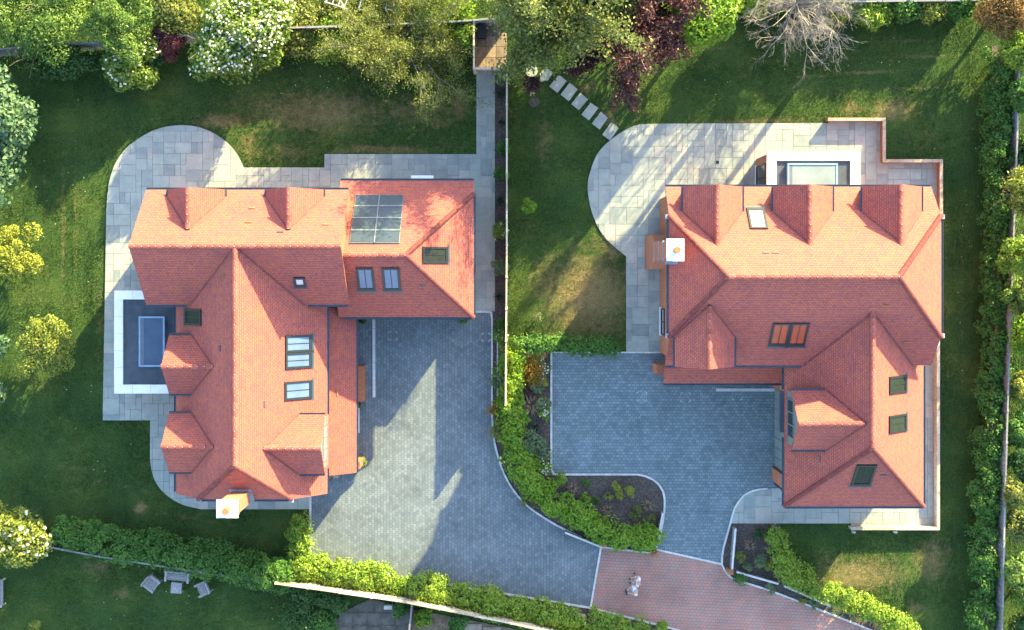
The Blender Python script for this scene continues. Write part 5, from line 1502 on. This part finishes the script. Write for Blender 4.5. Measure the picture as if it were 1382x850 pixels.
# ---- right edge
RE = [(1378, 72, 30, 3.4, 'lime', 'yellow-green tree below the rusty tree at the right edge'), (1382, 130, 26, 3.0, 'laurel', 'green tree at the right edge, upper part of the fence'),
      (1384, 258, 38, 5.0, 'gold2', 'golden tree at the right edge level with the right house roof'), (1382, 345, 36, 4.8, 'lime', 'lime green tree at the right edge just below the golden one'),
      (1388, 205, 26, 2.4, 'deep', 'dark green tree at the right edge between two bright ones'), (1378, 400, 26, 2.8, 'soft', 'soft green tree at the right edge above the middle'),
      (1386, 455, 30, 4.0, 'bright', 'bright green tree at the right edge level with the south wing'), (1382, 525, 24, 2.2, 'gold2', 'pale golden bush at the right edge level with the wing skylights'),
      (1376, 585, 22, 2.2, 'laurel', 'green bush at the right edge by the lower fence'), (1368, 662, 20, 2.8, 'olive', 'small yellow bush leaning over the lower right fence'),
      (1386, 625, 24, 2.6, 'deep', 'dark green bush at the right edge behind the lower fence'), (1380, 712, 24, 2.4, 'grey', 'brownish green bush at the right edge, low down'),
      (1372, 770, 24, 2.8, 'soft', 'soft green tree overlapping the lower right fence'), (1388, 805, 24, 2.8, 'lime', 'lime green tree in the lower right corner'), (1384, 850, 26, 2.2, 'deep', 'dark bush at the bottom of the right edge')]
for a, b, r, h, mt, lab in RE: crown_tree('broadleaf_tree', a, b, r, h, mt, lab, n=5000, size=.095, group='trees beyond the right fence')
# ---- left edge
crown_tree('broadleaf_tree', -20, 192, 64, 4.2, 'blue', 'large blue-green tree cut off by the left edge', n=19000, size=.12, ry=132, ncl=60, aspect=.6)
crown_tree('golden_shrub', 14, 348, 44, 2.5, 'yellow', 'bright yellow rounded shrub at the left edge', 'shrub', n=7500, size=.07, ncl=34, clump_r=(.1, .3))
crown_tree('golden_shrub', 58, 467, 50, 2.6, 'gold2', 'yellow and green shrub standing on the left lawn', 'shrub', n=7500, size=.07, ncl=36, clump_r=(.1, .3))
shrub(-8, 465, 22, 1.8, 'blue', 'blue-green shrub at the left edge beside the golden shrub', n=2500, size=.1)
shrub(-12, 535, 20, 1.8, 'blue', 'blue-green shrub at the left edge, lower one', n=2000, size=.1)
crown_tree('flowering_shrub', 16, 724, 50, 2.7, 'gold2', 'rounded green shrub with white flowers at the lower left edge', 'shrub', n=9000, size=.095, flowers=70, fsize=.075)
# ---- hedges
hedge([(1350, 66), (1349, 200), (1348, 330), (1344, 450), (1336, 640), (1328, 780), (1324, 860)], 34, 1.6, 'laurel', 'long laurel hedge in front of the right fence', seed=2, dens=360, wvar=.35)
hedge([(78, 715), (150, 735), (245, 748), (330, 768), (392, 781)], 41, 1.75, 'laurel', 'dark green hedge above the garden furniture at lower left', seed=3, size=.09, dens=420)
hedge([(406, 697), (404, 730), (404, 764)], 25, 1.2, 'lime', 'short upright hedge at the left end of the driveway', seed=4)
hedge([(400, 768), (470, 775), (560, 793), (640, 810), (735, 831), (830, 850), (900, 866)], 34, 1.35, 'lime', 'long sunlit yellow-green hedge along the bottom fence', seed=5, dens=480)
hedge([(694, 470), (740, 464), (790, 467), (834, 465)], 19, 1.1, 'laurel', 'green hedge dividing the middle lawn from the right driveway', seed=6, dens=460)
hedge([(694, 474), (689, 520), (690, 570), (698, 615), (716, 650), (745, 677), (790, 702), (835, 724), (886, 728)], 29, 1.15, 'bright', 'bright green curved hedge between the two driveways', seed=7, dens=460, size=.095)
hedge([(1050, 714), (1052, 745), (1072, 775), (1110, 795), (1160, 818), (1215, 846), (1240, 862)], 25, 1.1, 'lime', 'curved hedge below the right house beside the red drive', seed=8, dens=460)
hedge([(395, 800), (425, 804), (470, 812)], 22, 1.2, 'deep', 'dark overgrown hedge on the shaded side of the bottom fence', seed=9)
# ---- neighbour plants at the bottom
shrub(540, 822, 12, 1.0, 'laurel', 'dark green bush in the dark paved yard at the bottom', n=1300, size=.08)
shrub(571, 835, 14, .9, 'lime', 'green bush right of the thin fence at the bottom', n=1200, size=.08)
shrub(618, 842, 15, 1.0, 'laurel', 'green bush in the brown yard at the bottom', n=1400, size=.08)
shrub(405, 832, 26, 1.0, 'deep', 'loose dark shrub on the neighbouring lawn below the hedge', n=1800, size=.08)
shrub(436, 836, 20, .8, 'laurel', 'low green shrub at the left of the dark paved yard', n=1300, size=.08)
shrub(45, 850, 14, .7, 'gold2', 'small yellow plant at the bottom edge of the left garden', n=600, size=.06)
# ---- small specimen trees on the middle lawn
crown_tree('purple_tree', 717, 115, 15, 2.2, 'purple', 'small purple-leaved tree with stake on the middle lawn', n=2600, size=.07)
p = P(721, 138); m_ = MB(); m_.prism([(p.x + .32 * math.cos(t) * random.uniform(.85, 1.1), p.y + .28 * math.sin(t) * random.uniform(.85, 1.1)) for t in np.linspace(0, 6.28, 15)[:-1]], -.03, .035)  # dark mottled disc set in the lawn below the small tree
tag(m_.build('dark_lawn_disc', M['mulch']), kind='structure')
p = P(716, 129); tag(MB().box(p.x - .02, p.x + .02, p.y - .02, p.y + .02, 0, 1.0).box(p.x + .16, p.x + .20, p.y - .02, p.y + .02, 0, 1.0).box(p.x + .02, p.x + .16, p.y - .015, p.y + .015, .8, .88).build('tree_stake', M['palewood']), 'short timber stake frame under the small purple tree', 'stake')
crown_tree('young_tree', 715, 277, 12.5, 1.8, 'bright', 'small bright green sapling on the middle lawn', n=1100, size=.07, cat='sapling')
shrub(725, 428, 9, .5, 'pale', 'tiny pale seedling on the middle lawn above the hedge', n=160, size=.04)
# ---- strip bed beside the left path
shrub(677, 107, 10.2, 1.3, 'blue', 'blue-green plant at the gate end of the narrow bed', n=700, size=.06)
spiky(676, 127, 11, 'dspike', 'dark spiky plant in the narrow bed below the gate')
spiky(677, 165, 9, 'dspike', 'second dark spiky plant in the narrow bed')
shrub(677, 200, 10.9, .8, 'laurel', 'dark plant in the narrow bed beside the upper path', n=1000, size=.06)
shrub(677, 232, 10.9, .9, 'laurel', 'green plant in the narrow bed level with the garage eave', n=1000, size=.06)
spiky(675, 270, 8, 'dspike', 'dark spiky plant in the narrow bed level with the glazed panel')
shrub(675, 311, 12.5, .9, 'lime', 'bright plant with white flowers in the narrow bed', n=1200, size=.06, flowers=12)
shrub(676, 360, 12.5, .8, 'pale', 'pale grey-green plant in the narrow bed', n=1000, size=.06)
spiky(673, 400, 10, 'dspike', 'dark spiky plant at the foot of the path')
shrub(676, 440, 11.4, .9, 'laurel', 'green plant beside the top of the left driveway kerb', n=1000, size=.06)
shrub(675, 456, 12.5, .8, 'lime', 'flowering plant beside the left driveway kerb', n=1000, size=.06, flowers=12)
shrub(674, 513, 12.5, .8, 'pale', 'pale plant beside the left driveway kerb near the fence end', n=1000, size=.06)
shrub(668, 552, 14.3, .9, 'orange', 'brownish plant at the bend of the left driveway kerb', n=700, size=.05)
shrub(672, 583, 15.6, .9, 'grey', 'grey-green plant spilling over the left driveway kerb', n=800, size=.05)
shrub(684, 617, 11.7, .7, 'lime', 'flowering plant on the driveway side of the curved hedge', n=600, size=.05, flowers=14)
shrub(712, 676, 13.0, .6, 'olive', 'low olive plant spreading over the curved kerb', n=600, size=.05)
# ---- middle bed
shrub(716, 500, 20.8, .9, 'orange', 'orange and yellow shrub in the upper middle bed', n=1500, size=.055)
shrub(735, 496, 13.0, .8, 'pale', 'pale shrub with white flowers in the upper middle bed', n=700, size=.05, flowers=20)
shrub(724, 487, 11.7, .7, 'yellow', 'yellow shrub under the hedge in the upper middle bed', n=600, size=.05)
shrub(733, 515, 7.8, .6, 'yellow', 'small yellow plant near the right driveway kerb', n=350, size=.05)
shrub(714, 524, 10.4, .5, 'maroon', 'small red-leaved plant in the middle bed', n=450, size=.05)
shrub(725, 520, 11.7, .7, 'pale', 'pale green plant beside the red-leaved plant', n=600, size=.055)
spiky(716, 547, 16, 'spike', 'wide brown grassy plant in the middle bed', n=60)
shrub(734, 545, 11.7, .8, 'pale', 'pale green shrub below the brown grassy plant', n=700, size=.055)
shrub(736, 557, 11.7, .7, 'lime', 'white-flowered shrub against the right driveway kerb', n=600, size=.05, flowers=22)
spiky(720, 578, 14, 'dspike', 'dark grassy plant in the lower middle bed', n=50)
shrub(712, 592, 16.9, .9, 'pale', 'sage green shrub in the lower middle bed, left one', n=1100, size=.06)
shrub(728, 604, 16.9, .9, 'pale', 'sage green shrub in the lower middle bed, right one', n=1100, size=.06)
shrub(736, 630, 13.0, .7, 'lime', 'white-flowered shrub at the corner of the right driveway', n=800, size=.05, flowers=26)
# ---- island bed
shrub(754, 650, 13.0, .7, 'lime', 'green plant at the upper left of the island bed', n=800, size=.06)
spiky(772, 659, 11, 'spike', 'brown spiky plant at the left of the island bed', n=44)
shrub(791, 652, 7.8, .5, 'laurel', 'small green plant beside the left brown spiky plant', n=350, size=.05)
shrub(790, 675, 10.4, .6, 'bright', 'green plant in the middle of the island bed', n=550, size=.055)
shrub(781, 684, 7.8, .5, 'pale', 'white-flowered plant in the island bed above the hedge', n=300, size=.045, flowers=24)
shrub(804, 677, 6.5, .4, 'laurel', 'tiny green plant in the centre of the island bed', n=250, size=.045)
shrub(832, 656, 9.1, .6, 'yellow', 'yellow plant in the island bed, top one of the cluster', n=450, size=.05)
shrub(837, 668, 7.8, .6, 'yellow', 'yellow plant in the island bed, bottom one of the cluster', n=400, size=.05)
shrub(851, 661, 9.1, .6, 'yellow', 'yellow plant in the island bed, right one of the cluster', n=400, size=.05)
shrub(821, 669, 6.5, .5, 'gold2', 'small golden plant in the island bed, left one of the cluster', n=250, size=.05)
spiky(874, 682, 10, 'spike', 'brown spiky plant at the right of the island bed', n=44)
spiky(819, 688, 10, 'spike', 'pale grassy plant in the lower island bed', n=30)
shrub(856, 691, 11.7, .5, 'grey', 'dull green plant left of the right brown spiky plant', n=500, size=.05)
shrub(870, 707, 13.0, .7, 'bright', 'bright green plant above the hedge end in the island bed', n=700, size=.06)
shrub(880, 698, 6.5, .4, 'olive', 'tiny olive plant at the right kerb of the island bed', n=250, size=.045)
# ---- bed below the right house
spiky(1012, 735, 10, 'spike', 'pale spiky plant in the bed below the right wing', n=44)
shrub(999, 753, 7.8, .5, 'gold2', 'round yellow-green plant beside the grey timber rail', n=400, size=.045)
shrub(1009, 764, 7.8, .5, 'pale', 'round pale plant at the lower left of the spiky bed', n=400, size=.045)
shrub(1025, 758, 11.7, .6, 'pale', 'pale green plant in the lower spiky bed', n=600, size=.05)
shrub(1040, 762, 9.1, .6, 'gold2', 'cream and green plant touching the curved hedge', n=450, size=.05)
shrub(1024, 720, 7.8, .5, 'deep', 'small dark shrub right of the pale spiky plant', n=350, size=.05)
shrub(1038, 717, 7.8, .6, 'deep', 'small dark shrub beside the top of the curved hedge', n=350, size=.05)
shrub(1000, 781, 11.7, .5, 'laurel', 'low green plant on the kerb of the red drive corner', n=500, size=.05)
shrub(1040, 792, 9.1, .5, 'pale', 'pale plant on the kerb of the red drive', n=400, size=.05)
shrub(1083, 809, 7.8, .5, 'olive', 'olive plant on the kerb further along the red drive', n=350, size=.05)
shrub(1099, 815, 7.8, .5, 'pale', 'round pale plant further along the red drive kerb', n=350, size=.05)
# ---- pots by the left house
def potted(px, py, label, r, mat, h=.55):
    p = P(px, py); root = thing('potted_plant', (p.x, p.y, 0), label, 'plant')
    m_ = MB(); m_.tube((p.x, p.y, .03), (p.x, p.y, .34), .13, .19, 12); m_.tube((p.x, p.y, .34), (p.x, p.y, .38), .205, .205, 12); m_.build('pot', M['clay'], root)
    rd = np.random.default_rng(int(px)); q = unit(rd.normal(0, 1, (900, 3))); q[:, 2] = np.abs(q[:, 2])
    pts = np.array([p.x, p.y, .42]) + q * r * (rd.uniform(.3, 1, (900, 1)) ** .5)
    leaf_object('foliage', pts, q + np.array([0, 0, .3]), .05, LM[mat], root, .35, .4)
    m_ = MB(); m_.tube((p.x, p.y, .36), (p.x, p.y, .7), .02, .012, 5); m_.build('stem', M['bark'], root)
potted(488.5, 622, 'round yellow-green topiary in a pot at the lean-to corner', .34, 'olive')
potted(483.5, 545, 'small dark potted plant against the lean-to wall', .2, 'deep')
potted(491, 431, 'small dark potted plant under the garage eave, left', .22, 'deep')
potted(626, 431, 'small green potted plant under the garage eave, right', .22, 'laurel')

# white petals fallen / daisies on the shaded lawn below the flowering tree
def specks():
    V = []; F = []
    for (cx, cy, sx, sy, n) in ((385, 100, 45, 22, 26), (60, 260, 40, 60, 22), (1200, 70, 110, 40, 30), (1300, 300, 18, 150, 24), (300, 820, 120, 25, 24), (100, 600, 60, 60, 16), (900, 110, 90, 30, 16)):
        for i in range(n):
            p = P(random.gauss(cx, sx), random.gauss(cy, sy)); r = random.uniform(.012, .032); k = len(V); z = .075
            if inpoly(np.array([p.x]), np.array([p.y]), G(PATIO_R1))[0]: continue
            V += [(p.x - r, p.y, z), (p.x, p.y - r, z + .01), (p.x + r, p.y, z), (p.x, p.y + r, z + .012)]; F.append((k, k + 1, k + 2, k + 3))
    tag(mesh_obj('fallen_petals', V, F, M['petal']), 'tiny white petals and daisies dotted over the lawns', 'petals', kind='stuff')
specks()

# ================================================================== PEOPLE
def skin_mesh(name, chains, mat, parent, root_first=True, sub=2):
    """chains: list of [(point, radius), ...]; a chain starting at an existing point joins it"""
    verts = []; rad = []; edges = []
    def idx(p, r):
        for i, v in enumerate(verts):
            if (v - Vector(p)).length < 1e-4: return i
        verts.append(Vector(p)); rad.append(r); return len(verts) - 1
    for ch in chains:
        prev = None
        for p, r in ch:
            i = idx(p, r)
            if prev is not None: edges.append((prev, i))
            prev = i
    me = bpy.data.meshes.new(name); me.from_pydata([tuple(v) for v in verts], edges, [])
    me.materials.append(mat)
    o = bpy.data.objects.new(name, me); COL.objects.link(o); o.parent = parent
    md = o.modifiers.new('skin', 'SKIN')
    if not me.skin_vertices: me.skin_vertices.new(name='')
    sk = me.skin_vertices[0].data
    for i, r in enumerate(rad):
        sk[i].radius = (r, r) if not isinstance(r, tuple) else r
        sk[i].use_root = (i == 0)
    md.use_smooth_shade = True
    s = o.modifiers.new('subsurf', 'SUBSURF'); s.levels = sub; s.render_levels = sub
    return o
SKINM = plain('skin', (0.55, 0.32, 0.22), 0.6, 0.08, 9, 0.0)
def person(px, py, rz, label, shirt, trousers, hair, k=1.0, item=None):
    p = P(px, py); r = thing('person', (p.x, p.y, .034), label, 'person', rz=math.radians(rz)); r.scale = (k, k, k)
    # local +y is the way the person faces
    arms = []
    hands = []
    for s in (-1, 1):
        sh = (s * .19, 0, 1.42); el = (s * .25, .06, 1.14); wr = (s * .12, .28, 1.12); pm = (s * .08, .36, 1.13)
        arms.append([((0, 0, 1.40), (.12, .09)), (sh, .062), (el, .045), (wr, .03), (pm, (.04, .018))])
        for q in range(4):
            b = (s * (.105 - q * .02), .40, 1.135); e = (s * (.095 - q * .02), .445 - .008 * abs(q - 1), 1.155); f = (s * (.085 - q * .018), .45, 1.185)
            arms.append([(pm, (.04, .018)), (b, .0095), (e, .0085), (f, .008)])
        arms.append([(pm, (.04, .018)), (s * .05, .38, 1.165) and ((s * .05, .38, 1.165), .010), ((s * .04, .405, 1.185), .009)])
    legs = []
    for s in (-1, 1):
        legs.append([((0, 0, .95), (.155, .11)), ((s * .095, 0, .88), .09), ((s * .10, .02, .50), .058), ((s * .10, -.01, .10), .038), ((s * .105, .06, .045), .042), ((s * .11, .15, .03), .032)])
    torso = [((0, 0, .95), (.155, .11)), ((0, 0, 1.15), (.135, .095)), ((0, 0, 1.40), (.12, .09)), ((0, .01, 1.50), .055), ((0, .02, 1.58), .06), ((0, .025, 1.66), (.082, .10)), ((0, .02, 1.74), .065)]
    skin_mesh('body', [torso] + arms + legs, SKINM, r)
    # clothing follows the body
    sl = [[((0, 0, .90), (.17, .125)), ((0, 0, 1.15), (.15, .11)), ((0, 0, 1.40), (.14, .105)), ((0, 0, 1.47), (.08, .07))]]
    for s in (-1, 1): sl.append([((0, 0, 1.40), (.14, .105)), ((s * .19, 0, 1.425), .078), ((s * .235, .045, 1.21), .064)])
    skin_mesh('shirt', sl, shirt, r)
    tr = []
    for s in (-1, 1): tr.append([((0, 0, .92), (.165, .12)), ((s * .095, 0, .86), .10), ((s * .10, .02, .50), .07), ((s * .10, -.005, .14), .055)])
    skin_mesh('trousers', tr, trousers, r)
    for s in (-1, 1): skin_mesh('shoe', [[((s * .10, -.04, .05), .045), ((s * .105, .06, .045), .05), ((s * .11, .16, .035), .038)]], M['black'], r, sub=1)
    skin_mesh('hair', [[((0, -.035, 1.62), (.07, .06)), ((0, -.02, 1.70), (.088, .095)), ((0, .0, 1.765), (.07, .075))]], hair, r)
    f = MB()
    for s in (-1, 1): f.box(s * .033 - .012, s * .033 + .012, .113, .125, 1.655, 1.667)
    f.build('eyes', M['black'], r, local=True)
    n_ = MB(); n_.hexa([(-.014, .115, 1.625), (.014, .115, 1.625), (.014, .14, 1.625), (-.014, .14, 1.625)], [(-.006, .112, 1.665), (.006, .112, 1.665), (.006, .12, 1.665), (-.006, .12, 1.665)]); n_.build('nose', SKINM, r, local=True)
    MB().box(-.022, .022, .105, .122, 1.598, 1.606).build('mouth', M['rust'], r, local=True)
    for s in (-1, 1): MB().box(s * .088 - .01, s * .088 + .01, .0, .04, 1.63, 1.69).build('ear', SKINM, r, local=True)
    return r
WHITE_BLUE = plain('pale_blue_cotton', (0.62, 0.68, 0.84), 0.85, 0.06, 6, 0.1)
LILAC = plain('white_lilac_cotton', (0.70, 0.66, 0.82), 0.85, 0.12, 12, 0.1)
BEIGE = plain('beige_trousers', (0.40, 0.36, 0.30), 0.9, 0.1, 6, 0.1)
NAVY = plain('pale_denim', (0.30, 0.38, 0.52), 0.9, 0.1, 6, 0.1)
BLOND = plain('ginger_blond_hair', (0.52, 0.27, 0.12), 0.7, 0.25, 14, 0.2)
person(858.0, 776.5, 75, 'person in a white and lilac shirt and beige trousers, standing nearer the island bed', LILAC, BEIGE, BLOND, .98)
person(853.5, 788, 105, 'person in a pale blue shirt holding a dark controller on the red drive', WHITE_BLUE, NAVY, BLOND, 1.0)
# the things they hold
for (qx, qy, rz, lab) in ((853.5, 788, 105, 'dark controller held by the person in the pale blue shirt'), (858, 776.5, 75, 'dark phone held by the person in the lilac shirt')):
    p = P(qx, qy); a = math.radians(rz); fx, fy = -math.sin(a), math.cos(a); sx_, sy_ = math.cos(a), math.sin(a)
    c = Vector((p.x + fx * .46, p.y + fy * .46, 1.20)); m_ = MB()
    wd = .15 if 'controller' in lab else .05
    m_.bar(c - Vector((sx_, sy_, 0)) * wd, c + Vector((sx_, sy_, 0)) * wd, .10, .035)
    if 'controller' in lab: m_.bar(c + Vector((fx, fy, 0)) * .09 - Vector((sx_, sy_, 0)) * .09 + Vector((0, 0, .05)), c + Vector((fx, fy, 0)) * .09 + Vector((sx_, sy_, 0)) * .09 + Vector((0, 0, .05)), .02, .12)
    tag(m_.build('handheld_controller' if 'controller' in lab else 'phone', M['black']), lab, 'controller' if 'controller' in lab else 'phone')
